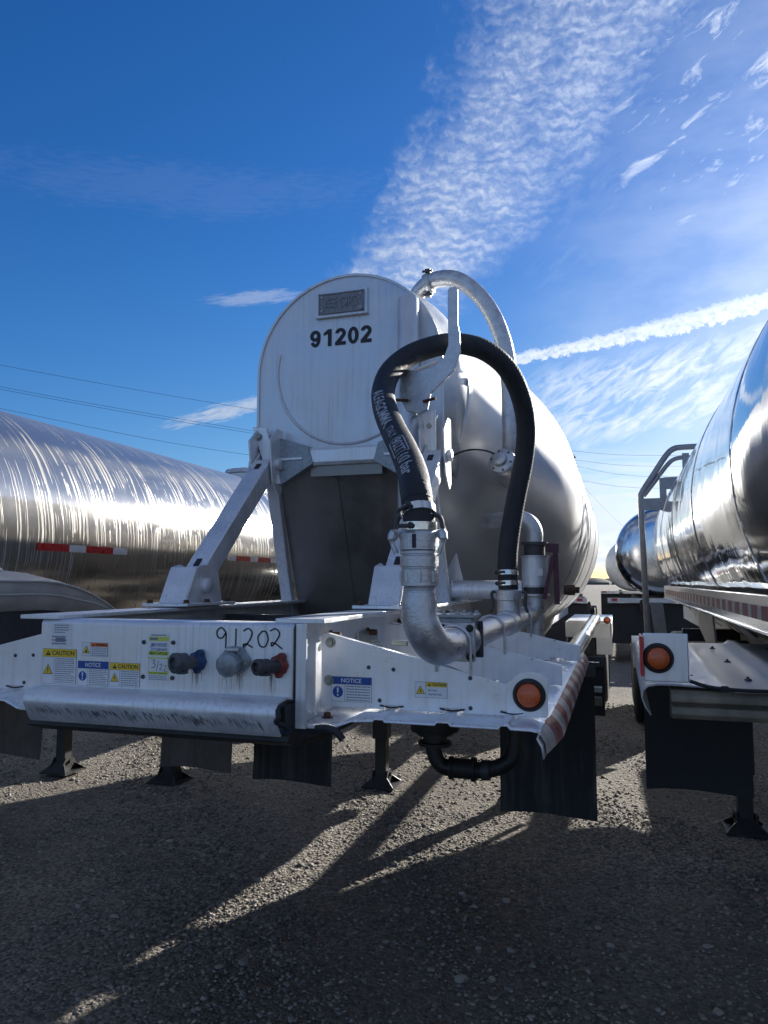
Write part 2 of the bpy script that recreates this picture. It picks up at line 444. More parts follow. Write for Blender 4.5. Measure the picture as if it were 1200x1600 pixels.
class Flat:
    """flat print lying on a surface: o lower-left corner, u right, w up; n is towards the reader"""
    def __init__(s, o, u=(1, 0, 0), w=(0, 0, 1)):
        s.mb = MB(); s.o = V(o); s.u = V(u).normalized(); s.w = V(w).normalized(); s.n = s.u.cross(s.w).normalized()
    def pt(s, x, y, h): return s.o + s.u * x + s.w * y + s.n * h
    def poly(s, pts, h, mi):
        s.mb.add([s.pt(x, y, h) for x, y in pts], [tuple(range(len(pts)))], mi)
    def rect(s, x0, y0, x1, y1, h, mi): s.poly([(x0, y0), (x1, y0), (x1, y1), (x0, y1)], h, mi)
    def slab(s, x0, y0, x1, y1, t, mi):
        s.mb.prism([s.pt(x0, y0, 0.0003), s.pt(x1, y0, 0.0003), s.pt(x1, y1, 0.0003), s.pt(x0, y1, 0.0003)], s.n * t, mi)
    def text(s, txt, x, y, hgt, mi, h=0.0021, bold=0.0, width=None, slant=0.0):
        vs, fs = text_geo(txt, hgt / 0.72, bold)
        if not vs: return
        mxx = max(v.x for v in vs); k = (width / mxx) if width else 1.0
        s.mb.add([s.pt(x + v.x * k + v.y * slant, y + v.y, h) for v in vs], fs, mi)
    def line(s, pts, wd, mi, h=0.0021):
        for (x0, y0), (x1, y1) in zip(pts, pts[1:]):
            dx, dy = x1 - x0, y1 - y0; L = math.hypot(dx, dy) or 1e-6; nx, ny = -dy / L * wd / 2, dx / L * wd / 2
            ex, ey = dx / L * wd * 0.25, dy / L * wd * 0.25
            s.poly([(x0 - nx - ex, y0 - ny - ey), (x1 - nx + ex, y1 - ny + ey), (x1 + nx + ex, y1 + ny + ey), (x0 + nx - ex, y0 + ny - ey)], h, mi)
    def disc(s, x, y, r, h, mi, n=28): s.poly([(x + r * math.cos(2 * math.pi * k / n), y + r * math.sin(2 * math.pi * k / n)) for k in range(n)], h, mi)
    def fine(s, x0, y0, x1, y1, rows, mi):
        """unreadable small print as short dark dashes"""
        pitch = (y1 - y0) / rows
        for i in range(rows):
            y = y1 - pitch * (i + 0.75); x = x0; end = x1 - (random.random() * 0.3 * (x1 - x0) if i % 4 == 3 else 0)
            while x < end - 0.002:
                w = min(random.uniform(0.004, 0.012), end - x); s.rect(x, y, x + w, y + pitch * 0.42, 0.0016, mi); x += w + 0.0016


LM = ['paper', 'yellow', 'blue', 'ink', 'inkgrey', 'orange', 'lime', 'white', 'red']


def warning_label(parent, o, w, h, kind, head, body=None, rows=8, u=(1, 0, 0), wv=(0, 0, 1), label=None):
    F = Flat(o, u, wv)
    F.slab(0, 0, w, h, 0.0008, 3); F.slab(0.0008, 0.0008, w - 0.0008, h - 0.0008, 0.0010, 0)
    hh = h * (0.23 if w < h * 1.4 else 0.3); px = w * 0.34
    side = kind == 'side'
    hc = {'caution': 1, 'notice': 2, 'side': 5, 'sidec': 1}[kind]
    x0 = px if kind in ('side', 'sidec') else 0.001
    F.rect(x0, h - hh, w - 0.001, h - 0.001, 0.0016, hc)
    tw = w - x0
    tcol = 0 if kind == 'notice' else 3
    tx = x0 + tw * (0.28 if kind != 'notice' else 0.25); 
    if kind != 'notice':
        a = hh * 0.62; cx = x0 + tw * 0.16; by = h - hh * 0.82
        F.poly([(cx - a * 0.6, by), (cx + a * 0.6, by), (cx, by + a)], 0.0019, 3)
        F.rect(cx - a * 0.07, by + a * 0.3, cx + a * 0.07, by + a * 0.72, 0.0022, 1 if kind != 'side' else 5)
    F.text(head, tx, h - hh * 0.78, hh * 0.56, tcol, width=tw * (0.66 if kind != 'notice' else 0.5), bold=0.0003)
    F.rect(px - 0.0004, 0.001, px + 0.0004, h - (0.001 if x0 == px else hh), 0.0016, 3)
    F.rect(0.001, h - hh - 0.0003, w - 0.001, h - hh + 0.0003, 0.00185, 3) if x0 != px else None
    cy = (h - hh) * 0.55 if x0 != px else h * 0.5
    if kind == 'notice':
        r = px * 0.38; F.disc(px / 2, cy, r, 0.0016, 2)
        F.poly([(px / 2 - r * 0.2, cy + r * 0.75), (px / 2 - r * 0.1, cy - r * 0.2), (px / 2 + r * 0.1, cy - r * 0.2), (px / 2 + r * 0.2, cy + r * 0.75)], 0.002, 0)
        F.disc(px / 2, cy - r * 0.55, r * 0.17, 0.002, 0, 12)
    else:
        a = px * 0.84; bx = px / 2; by = cy - a * 0.45
        F.poly([(bx - a / 2, by), (bx + a / 2, by), (bx, by + a * 0.88)], 0.0016, 3)
        F.poly([(bx - a * 0.42, by + a * 0.05), (bx + a * 0.42, by + a * 0.05), (bx, by + a * 0.78)], 0.0019, 1)
        if kind == 'side':
            F.poly([(bx - a * 0.16, by + a * 0.1), (bx + a * 0.2, by + a * 0.1), (bx + a * 0.05, by + a * 0.42), (bx - a * 0.1, by + a * 0.3)], 0.0022, 3)
        elif kind == 'sidec':
            F.rect(bx - a * 0.05, by + a * 0.15, bx + a * 0.05, by + a * 0.5, 0.0022, 3)
        else:
            F.rect(bx - a * 0.045, by + a * 0.26, bx + a * 0.045, by + a * 0.56, 0.0022, 3); F.disc(bx, by + a * 0.17, a * 0.05, 0.0022, 3, 10)
    if body:
        ln = len(body); lh = (h - hh) / (ln + 0.4)
        for i, t in enumerate(body): F.text(t, px + w * 0.06, h - hh - lh * (i + 0.95), lh * 0.5, 3, width=None)
    else: F.fine(px + w * 0.04, h * 0.03, w * 0.96, h - hh - h * 0.02, rows, 4)
    return F.mb.build('warning_label', LM, parent, label, smooth=0)


# ================================================================ ground and gravel
def build_ground():
    m = bpy.data.materials.new('gravel_yard'); m.use_nodes = True; nt = m.node_tree; b = nt.nodes['Principled BSDF']
    b.inputs['Roughness'].default_value = 0.9; b.inputs['Specular IOR Level'].default_value = 0.25
    tc = nt.nodes.new('ShaderNodeTexCoord'); obj = tc.outputs['Object']
    def vor(scale):
        v = nt.nodes.new('ShaderNodeTexVoronoi'); v.inputs['Scale'].default_value = scale; v.inputs['Randomness'].default_value = 1.0
        nt.links.new(obj, v.inputs['Vector']); return v
    v1, v2 = vor(55), vor(24)
    big = noise(nt, obj, 0.55, 5, 0.6); mid = noise(nt, obj, 3.0, 4, 0.6)
    sp = nt.nodes.new('ShaderNodeSeparateColor'); nt.links.new(v1.outputs['Color'], sp.inputs[0]); rnd = E(nt, sp.outputs[0])
    c = mixc(nt, rnd, (0.095, 0.086, 0.075), (0.36, 0.325, 0.275))
    c = mixc(nt, big.ss(0.35, 0.65) * 0.65, c, (0.14, 0.124, 0.105))
    c = mixc(nt, mid.ss(0.55, 0.75) * 0.35, c, (0.36, 0.32, 0.275))
    nt.links.new(c, b.inputs['Base Color'])
    h = E(nt, v1.outputs['Distance']) * -0.010 + E(nt, v2.outputs['Distance']) * -0.012 + noise(nt, obj, 160, 3, 0.6) * 0.002 + mid * 0.02
    bn = nt.nodes.new('ShaderNodeBump'); bn.inputs['Strength'].default_value = 1.0; bn.inputs['Distance'].default_value = 1.0
    nt.links.new(h.k, bn.inputs['Height']); nt.links.new(bn.outputs[0], b.inputs['Normal'])
    M['ground'] = m
    mb = MB()
    # one sheet, fine near the camera, coarse to the horizon
    xs = [-900, -300, -100, -40, -20] + list(np.arange(-12, 8.01, 0.5)) + [14, 30, 80, 250, 900]
    ys = [-900, -200, -50, -10] + list(np.arange(0, 20.01, 0.5)) + [30, 60, 150, 400, 1200]
    def hz(x, y):
        return 0.0 if not (-12 < x < 8 and 0 < y < 20) else 0.012 * math.sin(x * 1.7 + 1) * math.sin(y * 1.3) + 0.008 * math.sin(x * 3.1 + y * 2.3) - 0.012
    vs = [(x, y, hz(x, y)) for y in ys for x in xs]; nx = len(xs)
    fs = [(j * nx + i, j * nx + i + 1, (j + 1) * nx + i + 1, (j + 1) * nx + i) for j in range(len(ys) - 1) for i in range(nx - 1)]
    mb.add(vs, fs); o = mb.build('ground', 'ground', None, smooth=60); tag(o, kind='structure')
    return hz


hz = build_ground()


def build_gravel():
    m = bpy.data.materials.new('gravel_stone'); m.use_nodes = True; nt = m.node_tree; b = nt.nodes['Principled BSDF']
    b.inputs['Roughness'].default_value = 0.85
    at = nt.nodes.new('ShaderNodeAttribute'); at.attribute_name = 'tone'; at.attribute_type = 'GEOMETRY'
    t = E(nt, at.outputs['Fac'])
    c = mixc(nt, t, (0.085, 0.078, 0.07), (0.45, 0.41, 0.355))
    n = noise(nt, nt.nodes.new('ShaderNodeTexCoord').outputs['Object'], 120, 3, 0.6)
    c = mixc(nt, n.ss(0.4, 0.7) * 0.5, c, (0.21, 0.19, 0.165))
    nt.links.new(c, b.inputs['Base Color']); M['stone'] = m
    rng = np.random.default_rng(3)
    ico = bmesh.new(); bmesh.ops.create_icosphere(ico, subdivisions=1, radius=1.0)
    bv = np.array([v.co[:] for v in ico.verts]); bf = np.array([[v.index for v in f.verts] for f in ico.faces]); ico.free()
    pos = []; size = []
    def scatter(n, dmin, dmax, smin, smax, pw):
        # sample in the wedge of yard before the camera, denser where it shows larger
        a = rng.uniform(R(-62), R(24), n); d = np.sqrt(rng.uniform(dmin ** 2, dmax ** 2, n))
        x = d * np.sin(a); y = d * np.cos(a); s = smin + (smax - smin) * rng.random(n) ** pw
        pos.append(np.stack([x, y], 1)); size.append(s)
    scatter(52000, 2.2, 6.5, 0.005, 0.016, 1.9)
    scatter(36000, 6.0, 12.0, 0.007, 0.020, 1.9)
    scatter(3500, 2.4, 10.0, 0.016, 0.030, 3.0)
    P = np.concatenate(pos); S = np.concatenate(size); N = len(S)
    dn = 0.5 + 0.28 * np.sin(P[:, 0] * 2.1 + 0.7 * np.sin(P[:, 1] * 1.3)) * np.sin(P[:, 1] * 1.7 + 1.0) + 0.22 * np.sin(P[:, 0] * 5.3 + P[:, 1] * 3.1) 
    keep = rng.random(N) < np.clip(0.25 + dn, 0.2, 1.0); P = P[keep]; S = S[keep]; N = len(S)
    zz = np.array([hz(*p) for p in P])
    sc = rng.uniform(0.55, 1.25, (N, 3)) * S[:, None]; sc[:, 2] *= 0.6
    jit = rng.uniform(0.55, 1.25, (N, len(bv), 1))
    vv = bv[None] * jit * sc[:, None, :]
    # random tilt
    th = rng.uniform(0, 2 * np.pi, N); c, s = np.cos(th), np.sin(th)
    x = vv[..., 0] * c[:, None] - vv[..., 1] * s[:, None]; y = vv[..., 0] * s[:, None] + vv[..., 1] * c[:, None]
    tl = rng.uniform(-0.5, 0.5, N); z = vv[..., 2] + x * np.sin(tl)[:, None] * 0.6
    V3 = np.stack([x + P[:, :1], y + P[:, 1:], z + (zz + S * 0.12)[:, None]], -1).reshape(-1, 3)
    Fi = (bf[None] + (np.arange(N) * len(bv))[:, None, None]).reshape(-1, 3)
    me = bpy.data.meshes.new('gravel')
    me.vertices.add(len(V3)); me.vertices.foreach_set('co', V3.astype(np.float32).ravel())
    me.loops.add(Fi.size); me.loops.foreach_set('vertex_index', Fi.astype(np.int32).ravel())
    me.polygons.add(len(Fi)); me.polygons.foreach_set('loop_start', (np.arange(len(Fi)) * 3).astype(np.int32))
    me.update(calc_edges=True)
    a = me.attributes.new('tone', 'FLOAT', 'POINT'); a.data.foreach_set('value', np.repeat(rng.random(N) ** 1.3, len(bv)).astype(np.float32))
    me.materials.append(M['stone'])
    o = bpy.data.objects.new('gravel', me); COL.objects.link(o)
    tag(o, 'loose grey and tan gravel stones strewn over the yard', 'gravel', kind='stuff')


build_gravel()

# ================================================================ shared vehicle pieces
def tank_shell(parent, name, m, cx, cz, prof, seg=96, lift=None):
    """closed shell of revolution along Y, profile of (y, radius); origin kept on the axis"""
    me = bpy.data.meshes.new(name); vs = []; n = len(prof); y0 = prof[0][0]
    for y, r in prof:
        for k in range(seg):
            a = 2 * math.pi * k / seg; vs.append((math.sin(a) * r, y - y0, math.cos(a) * r + (lift(y) if lift else 0)))
    fs = [(i * seg + k, (i + 1) * seg + k, (i + 1) * seg + (k + 1) % seg, i * seg + (k + 1) % seg) for i in range(n - 1) for k in range(seg)]
    fs += [tuple(range(seg)), tuple(range((n - 1) * seg, n * seg))[::-1]]
    me.from_pydata(vs, [], fs); me.materials.append(M[m]); me.update()
    me.polygons.foreach_set('use_smooth', [True] * len(me.polygons)); me.set_sharp_from_angle(angle=R(32))
    o = bpy.data.objects.new(name, me); COL.objects.link(o)
    return place(o, V((cx, y0, cz)), parent)


def interp_prof(pts, step=0.12):
    out = []
    P = [V((a, b, 0)) for a, b in pts]
    for q in catmull(P, 5): out.append((q.x, q.y))
    return out


def weld_rings(parent, cx, cz, r, ys, m='chrome_band', w=0.05, t=0.006):
    for y in ys:
        MB().lathe((cx, y - w / 2, cz), (0, 1, 0), [(0, r), (0.004, r + t), (w - 0.004, r + t), (w, r)], 96, cap=False).build('band', m, parent)


def tyre_wheel(parent, x, y, r=0.5, w=0.27, side=1):
    """tyre with tread grooves and its rim; axis along X"""
    mb = MB(); prof = []; x0 = x - w / 2
    prof = [(0.02, r * 0.56), (0.0, r * 0.75), (0.012, r * 0.93), (0.035, r)]
    g = 5
    for i in range(g):
        a = 0.035 + (w - 0.07) * (i + 0.7) / (g + 0.4)
        prof += [(a - 0.009, r), (a - 0.007, r - 0.014), (a + 0.007, r - 0.014), (a + 0.009, r)]
    prof += [(w - 0.035, r), (w - 0.012, r * 0.93), (w, r * 0.75), (w - 0.02, r * 0.56)]
    mb.lathe((x0, y, r), (1, 0, 0), prof, 40, cap=False)
    t = mb.build('wheel', 'rubber', parent)
    rim = MB(); c = x
    rim.lathe((c - w * 0.42, y, r), (1, 0, 0), [(0, r * 0.575), (0.01, r * 0.54), (0.07, r * 0.5), (0.08, r * 0.2), (0.03, r * 0.15), (0.028, 0.01)], 32)
    rim.lathe((c + w * 0.42, y, r), (-1, 0, 0), [(0, r * 0.575), (0.01, r * 0.54), (0.09, r * 0.5), (0.10, r * 0.2), (0.03, r * 0.15), (0.028, 0.01)], 32)
    rim.build('rim', 'alu', t)
    return t


def landing_leg(parent, x, y, top, foot=0.25, m='blacksteel'):
    mb = MB(); mb.box(x - 0.07, x + 0.07, y - 0.07, y + 0.07, 0.42, top)
    mb.box(x - 0.052, x + 0.052, y - 0.052, y + 0.052, 0.05, 0.5)
    leg = mb.build('landing_leg', m, parent, bevel=0.006)
    f = MB()
    f.box(x - foot / 2, x + foot / 2, y - foot / 2, y + foot / 2, 0.0, 0.018)
    for sx in (-1, 1):   # sloping cheeks of the sand shoe
        f.prism([(x + sx * 0.06, y - foot * 0.45, 0.018), (x + sx * 0.06, y + foot * 0.45, 0.018), (x + sx * 0.06, y + 0.05, 0.14), (x + sx * 0.06, y - 0.05, 0.14)], (sx * 0.012, 0, 0))
    f.tube([(x - 0.09, y, 0.10), (x + 0.09, y, 0.10)], 0.018, 10)
    for sy in (-1, 1):
        f.prism([(x - foot * 0.48, y + sy * foot * 0.44, 0.018), (x + foot * 0.48, y + sy * foot * 0.44, 0.018), (x + 0.05, y + sy * 0.05, 0.10), (x - 0.05, y + sy * 0.05, 0.10)], (0, sy * 0.008, 0))
    f.build('foot', m, leg)
    return leg


def mud_flap(parent, x0, x1, y, z0, z1, m='flap', label=None, bow=0.03):
    mb = MB(); nz, nx = 8, 6; vs = []
    for side in (0, 1):
        for j in range(nz + 1):
            for i in range(nx + 1):
                u = i / nx; t = j / nz
                yy = y + bow * math.sin(math.pi * u) * (1 - t) - 0.03 * (1 - t) ** 2 + side * 0.008
                vs.append((x0 + (x1 - x0) * u, yy, z0 + (z1 - z0) * t + 0.006 * math.sin(u * 5) * (1 - t)))
    n = (nx + 1) * (nz + 1); fs = []
    for j in range(nz):
        for i in range(nx):
            a = j * (nx + 1) + i; fs += [(a, a + 1, a + nx + 2, a + nx + 1), (n + a, n + a + nx + 1, n + a + nx + 2, n + a + 1)]
    rim = [j * (nx + 1) for j in range(nz + 1)]
    def strip(ids):
        for a, b in zip(ids, ids[1:]): fs.append((a, b, n + b, n + a))
    strip([i for i in range(nx + 1)]); strip([j * (nx + 1) + nx for j in range(nz + 1)])
    strip([nz * (nx + 1) + i for i in range(nx, -1, -1)]); strip([j * (nx + 1) for j in range(nz, -1, -1)])
    mb.add(vs, fs); fl = mb.build('mud_flap', m, parent, label)
    hb = MB(); hb.box(x0 - 0.01, x1 + 0.01, y - 0.014, y - 0.004, z1 - 0.05, z1 + 0.015)
    for k in range(4): hb.bolt((x0 + (x1 - x0) * (k + 0.5) / 4, y - 0.014, z1 - 0.02), (0, -1, 0), 0.008, 0.006)
    hb.build('hanger', 'darkmetal', fl)
    return fl


def marker_light(parent, c, r=0.042, label=None):
    c = V(c)
    g = MB().lathe(c, (0, -1, 0), [(0, r * 1.3), (0.006, r * 1.3), (0.016, r * 1.15), (0.018, r * 1.02), (0.006, r * 0.98), (0.005, 0.001)], 40).build('marker_light', 'rubber', parent, label)
    MB().lathe(c + V((0, -0.006, 0)), (0, -1, 0), [(0, r * 0.98), (0.013, r * 0.96), (0.02, r * 0.86), (0.021, r * 0.8), (0.024, r * 0.72), (0.0275, r * 0.4), (0.028, r * 0.15), (0.0282, 0.0006)], 40).build('lens', 'amber', g)
    return g


def striped_tape(parent, path, n, wdir, w, off, red=0.28, name='reflective_tape', mats=('oldred', 'oldwhite')):
    """red and white tape laid along a path, slightly proud of it; wdir is its width direction"""
    P = [V(p) for p in path]; L = [0]
    for a, b in zip(P, P[1:]): L.append(L[-1] + (b - a).length)
    def at(s):
        for i in range(len(P) - 1):
            if s <= L[i + 1] + 1e-9: return P[i].lerp(P[i + 1], (s - L[i]) / (L[i + 1] - L[i]))
        return P[-1]
    mb = MB(); s = 0; k = 0
    while s < L[-1] - 1e-3:
        e = min(s + (red if k % 2 == 0 else red * 0.62), L[-1]); a, b = at(s), at(e); wv = V(wdir) * w / 2; o = V(off)
        mb.prism([a - wv, b - wv, b + wv, a + wv], o, 0 if k % 2 == 0 else 1); s = e; k += 1
    return mb.build(name, list(mats), parent, smooth=0)


# ================================================================ the front trailer
CX = -1.47
t1 = thing('tank_trailer', (CX, 8.0, 0), 'silver dry bulk trailer numbered 91202 with a black hose looped over its nose', 'tank trailer')

# barrel: rounded front, long cylinder, dished tail
FRONT = [(4.20, 0.40), (4.205, 0.655), (4.23, 0.672), (4.5, 0.795), (4.8, 0.93), (5.1, 1.06), (5.3, 1.14), (5.48, 1.195), (5.65, 1.222), (5.8, 1.229)]
shell = interp_prof(FRONT)
shell += [(6.75, 1.23), (9.0, 1.23), (10.6, 1.23)] + interp_prof([(10.7, 1.225), (11.1, 1.12), (11.45, 0.92), (11.7, 0.6)])[1:] + [(11.75, 0.3)]
def nose_lift(y):
    if y > 5.8: return 0.0
    pts = [(4.0, 0.53), (4.2, 0.51), (5.3, 0.085), (5.5, 0.03), (5.8, 0.0)]
    for (a, b), (c_, d) in zip(pts, pts[1:]):
        if y <= c_ + 1e-6: return b + (d - b) * (y - a) / (c_ - a)
    return 0.0
tank = tank_shell(t1, 'tank', 'tank_grey', CX, 2.43, shell, 120, nose_lift)
weld_rings(tank, CX, 2.43, 1.229, [5.92, 7.6, 9.2, 10.6], 'cast', 0.035, 0.006)
for yc in (7.4, 10.0):   # discharge hoppers under the barrel
    mb = MB(); seg = 40; rings = [(0.72, 1.5, 0), (0.62, 1.25, 0), (0.38, 0.95, 0), (0.12, 0.72, 0), (0.11, 0.6, 0)]; vs = []
    for r, z, _ in rings:
        for k in range(seg):
            a = 2 * math.pi * k / seg; vs.append((CX + math.cos(a) * r, yc + math.sin(a) * r * 1.25, z))
    fs = [(i * seg + k, (i + 1) * seg + k, (i + 1) * seg + (k + 1) % seg, i * seg + (k + 1) % seg) for i in range(len(rings) - 1) for k in range(seg)]
    mb.add(vs, fs + [tuple(range((len(rings) - 1) * seg, len(rings) * seg))]); mb.build('hopper_cone', 'tank_grey', t1)

# nose cover: a D shape with a round top and straight sides, flaring back into the barrel
def dshape(cx, zc, r, zb, n=28, foot=1.0):
    pts = [(cx + r * math.cos(math.pi * i / n), zc + r * math.sin(math.pi * i / n)) for i in range(n + 1)]
    k_ = min(1.0, 0.585 / r); return [(cx + r * k_, zb)] + pts + [(cx - r * k_, zb)]
NX = -1.485
secs = [(4.0, 3.09, 0.572, 2.54), (4.03, 3.088, 0.578, 2.53), (4.13, 3.05, 0.63, 2.50), (4.235, 3.00, 0.688, 2.48), (4.30, 2.98, 0.685, 2.46)]
mb = MB(); n = 0; vs = []
for y, zc, r, zb in secs:
    d = dshape(NX, zc, r, zb); n = len(d); vs += [(x, y, z) for x, z in d]
fs = [(i * n + k, i * n + k + 1, (i + 1) * n + k + 1, (i + 1) * n + k) for i in range(len(secs) - 1) for k in range(n - 1)]
mb.add(vs, fs); nose = mb.build('nose_cover', 'nose', t1, smooth=40)
sol = nose.modifiers.new('thick', 'SOLIDIFY'); sol.thickness = 0.006; sol.offset = -1
# face plate, set slightly in the rim, with its pressed ring bead
mb = MB(); d = dshape(NX, 3.09, 0.566, 2.545)
mb.prism([(x, 3.998, z) for x, z in d][::-1], (0, 0.006, 0)); face = mb.build('face_plate', 'nose', t1, smooth=0)
mb = MB(); d0 = dshape(NX, 3.09, 0.580, 2.54); d1 = dshape(NX, 3.09, 0.566, 2.54)
ring = []
for (a, b), (c_, e) in zip(d0, d1): ring.append((a, b, c_, e))
vs = []; 
for a, b, c_, e in ring: vs += [(a, 3.988, b), (c_, 3.988, e), (c_, 4.02, e), (a, 4.02, b)]
fs = []
for i in range(len(ring) - 1):
    o = i * 4
    for k in range(4): fs.append((o + k, o + (k + 1) % 4, o + 4 + (k + 1) % 4, o + 4 + k))
fs += [(3, 2, 1, 0), (len(vs) - 4, len(vs) - 3, len(vs) - 2, len(vs) - 1)]
mb.add(vs, fs).build('rim', 'nose', face, smooth=40)
mb = MB(); pth = arc((NX + 0.005, 3.996, 3.10), 0.452, 165, 395, (1, 0, 0), (0, 0, 1), 60)
mb.tube(pth, 0.009, 8); mb.build('ring_bead', 'nose', face)
MB().lathe((-1.925, 3.996, 2.70), (0, -1, 0), [(0, 0.014), (0.002, 0.014)], 16).build('drain_hole', 'ink', face)
MB().lathe((-1.04, 3.996, 2.70), (0, -1, 0), [(0, 0.014), (0.002, 0.014)], 16).build('drain_hole', 'ink', face)
# unit number
def digits(F, txt, h, w, gap, sw, name, parent, label):
    """bold grotesque numerals drawn as outlines with even strokes, one object each"""
    def ring(cx, cy, rx, ry, a0=0, a1=360, n=28):
        o = [(cx + rx * math.cos(R(a0 + (a1 - a0) * i / n)), cy + ry * math.sin(R(a0 + (a1 - a0) * i / n))) for i in range(n + 1)]
        k = [(cx + (rx - sw) * math.cos(R(a0 + (a1 - a0) * i / n)), cy + (ry - sw * 0.9) * math.sin(R(a0 + (a1 - a0) * i / n))) for i in range(n + 1)]
        return o, k
    def strip(g, o, k, hh):
        g.mb.add([g.pt(x, y, hh) for x, y in o + k], [(i, i + 1, len(o) + i + 1, len(o) + i) for i in range(len(o) - 1)])
    for n, c in enumerate(txt):
        g = Flat(F.pt(n * (w + gap), 0, 0), F.u, F.w); cx = w / 2
        if c == '0': strip(g, *ring(cx, h / 2, w / 2, h / 2), 0.0021)
        elif c == '9':
            ry = h * 0.33; strip(g, *ring(cx, h - ry, w / 2, ry), 0.0021)
            strip(g, *ring(cx, h * 0.5, w / 2, h / 2, 28, -150), 0.0024)
        elif c == '1':
            g.rect(cx, 0, cx + sw * 1.05, h, 0.0021, 0)
            g.poly([(cx + 0.001, h), (cx - sw * 1.15, h * 0.79), (cx - sw * 1.15, h * 0.63), (cx + 0.001, h * 0.73)], 0.0024, 0)
        elif c == '2':
            ry = h * 0.31; strip(g, *ring(cx, h - ry, w / 2, ry, 175, -38, 20), 0.0021)
            a, b_ = cx + w / 2 * math.cos(R(-38)), h - ry + ry * math.sin(R(-38)); c_, d_ = cx + (w / 2 - sw) * math.cos(R(-38)), h - ry + (ry - sw * 0.9) * math.sin(R(-38))
            g.poly([(0, 0), (sw * 1.35, sw * 0.6), (a, b_), (c_, d_), (0.0, sw * 0.75)], 0.0024, 0); g.rect(0, 0, w, sw * 0.95, 0.0027, 0)
        g.mb.build(name, ['ink'], parent, label % c, smooth=0)
digits(Flat((-1.722, 3.998, 3.243)), '91202', 0.104, 0.068, 0.0125, 0.0232, 'number_digit', face, 'bold black %s of the unit number')
# name plate: carrier with a raised, worn lettered plate
mb = MB(); mb.box(-1.675, -1.355, 3.984, 3.996, 3.42, 3.575); mb.box(-1.68, -1.35, 3.972, 3.994, 3.412, 3.424)
pc = mb.build('plate_carrier', 'nose', face, bevel=0.002)
F = Flat((-1.66, 3.983, 3.434))
F.slab(0, 0, 0.285, 0.124, 0.006, 0)
for a, b, c_, e in ((0, 0, 0.285, 0.007), (0, 0.117, 0.285, 0.124), (0, 0, 0.007, 0.124), (0.278, 0, 0.285, 0.124)):
    F.mb.prism([F.pt(a, b, 0.006), F.pt(c_, b, 0.006), F.pt(c_, e, 0.006), F.pt(a, e, 0.006)], F.n * 0.004, 0)
vs, fs = text_geo('IEE OIG', 0.085, 0.001, 0.002)
kx = 0.20 / max(v.x for v in vs); F.mb.add([F.pt(0.043 + v.x * kx, 0.035 + v.y, 0.008 + v.z) for v in vs], fs, 0)
for x, y in ((0.02, 0.104), (0.265, 0.104), (0.02, 0.02), (0.265, 0.02)): F.mb.lathe(F.pt(x, y, 0.006), F.n, [(0, 0.008), (0.004, 0.008)], 12, 1)
F.mb.build('name_plate', ['plate', 'zinc'], face, 'worn grey cast name plate with four rivets')

# rolled bar under the face
mb = MB(); pr = [(3.955, 2.625), (3.94, 2.61), (3.94, 2.54), (3.955, 2.522), (3.99, 2.52), (3.99, 2.63)]
mb.prism([(-1.76, y, z) for y, z in pr], (0.56, 0, 0)); mb.build('nose_sill', 'alu', t1, bevel=0.004)
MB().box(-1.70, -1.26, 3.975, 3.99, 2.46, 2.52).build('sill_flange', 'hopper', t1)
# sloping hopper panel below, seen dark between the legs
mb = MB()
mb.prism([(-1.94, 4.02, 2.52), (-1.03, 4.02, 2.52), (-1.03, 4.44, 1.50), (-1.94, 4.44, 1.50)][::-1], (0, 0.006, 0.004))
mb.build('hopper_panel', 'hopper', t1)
mb = MB()
for k in (0.42,):
    x = -1.94 + 0.91 * k; mb.bar((x, 4.025, 2.5), (x, 4.425, 1.53), 0.006, 0.008, (0, -1, 0))
split_build(mb, 'panel_seam', 'hopper', t1)
for s in (-1, 1):       # inclined legs carrying the nose on the rails
    x = NX + s * 0.482
    MB().bar((x, 3.99, 2.55), (x + s * 0.03, 4.40, 1.50), 0.075, 0.05, (0, -1, 0)).build('nose_leg', 'alu', t1, bevel=0.006)
# corner brackets of the nose
for s in (-1, 1):
    def q(x, z): return (NX + s * x, 3.930, z)
    mb = MB(); pts = [q(0.500, 2.725), q(0.215, 2.635), q(0.185, 2.53), q(0.39, 2.41)]
    if s > 0: pts = pts[::-1]
    mb.prism(pts, (0, 0.06, 0)); br = mb.build('corner_bracket', 'socket', t1, bevel=0.003)
    mb = MB(); mb.box(min(NX + s * 0.25, NX + s * 0.41), max(NX + s * 0.25, NX + s * 0.41), 3.922, 3.932, 2.555, 2.571); mb.build('rib', 'alu', br, bevel=0.003)
    # clip channel leaning down and lug plates for the strut
    def p2(x, z, y=3.905): return (NX + s * x, y, z)
    mb = MB(); mb.prism([p2(0.565, 2.765), p2(0.475, 2.755), p2(0.375, 2.415), p2(0.445, 2.415)][::(1 if s < 0 else -1)], (0, 0.025, 0))
    ch = mb.build('clip_channel', 'alu', t1, bevel=0.003)
    MB().bolt(p2(0.52, 2.70), (0, -1, 0), 0.016, 0.012).build('bolt', 'zinc', ch)
    RX = -1.955 if s < 0 else -0.935
    for k in (-1, 1):
        mb = MB(); xx = RX + k * 0.066
        mb.prism([(xx, 3.80, 2.66), (xx, 3.90, 2.74), (xx, 3.97, 2.74), (xx, 3.97, 2.38), (xx, 3.93, 2.34), (xx, 3.84, 2.42)], (0.010, 0, 0))
        mb.build('lug_plate', 'alu', t1, bevel=0.002)
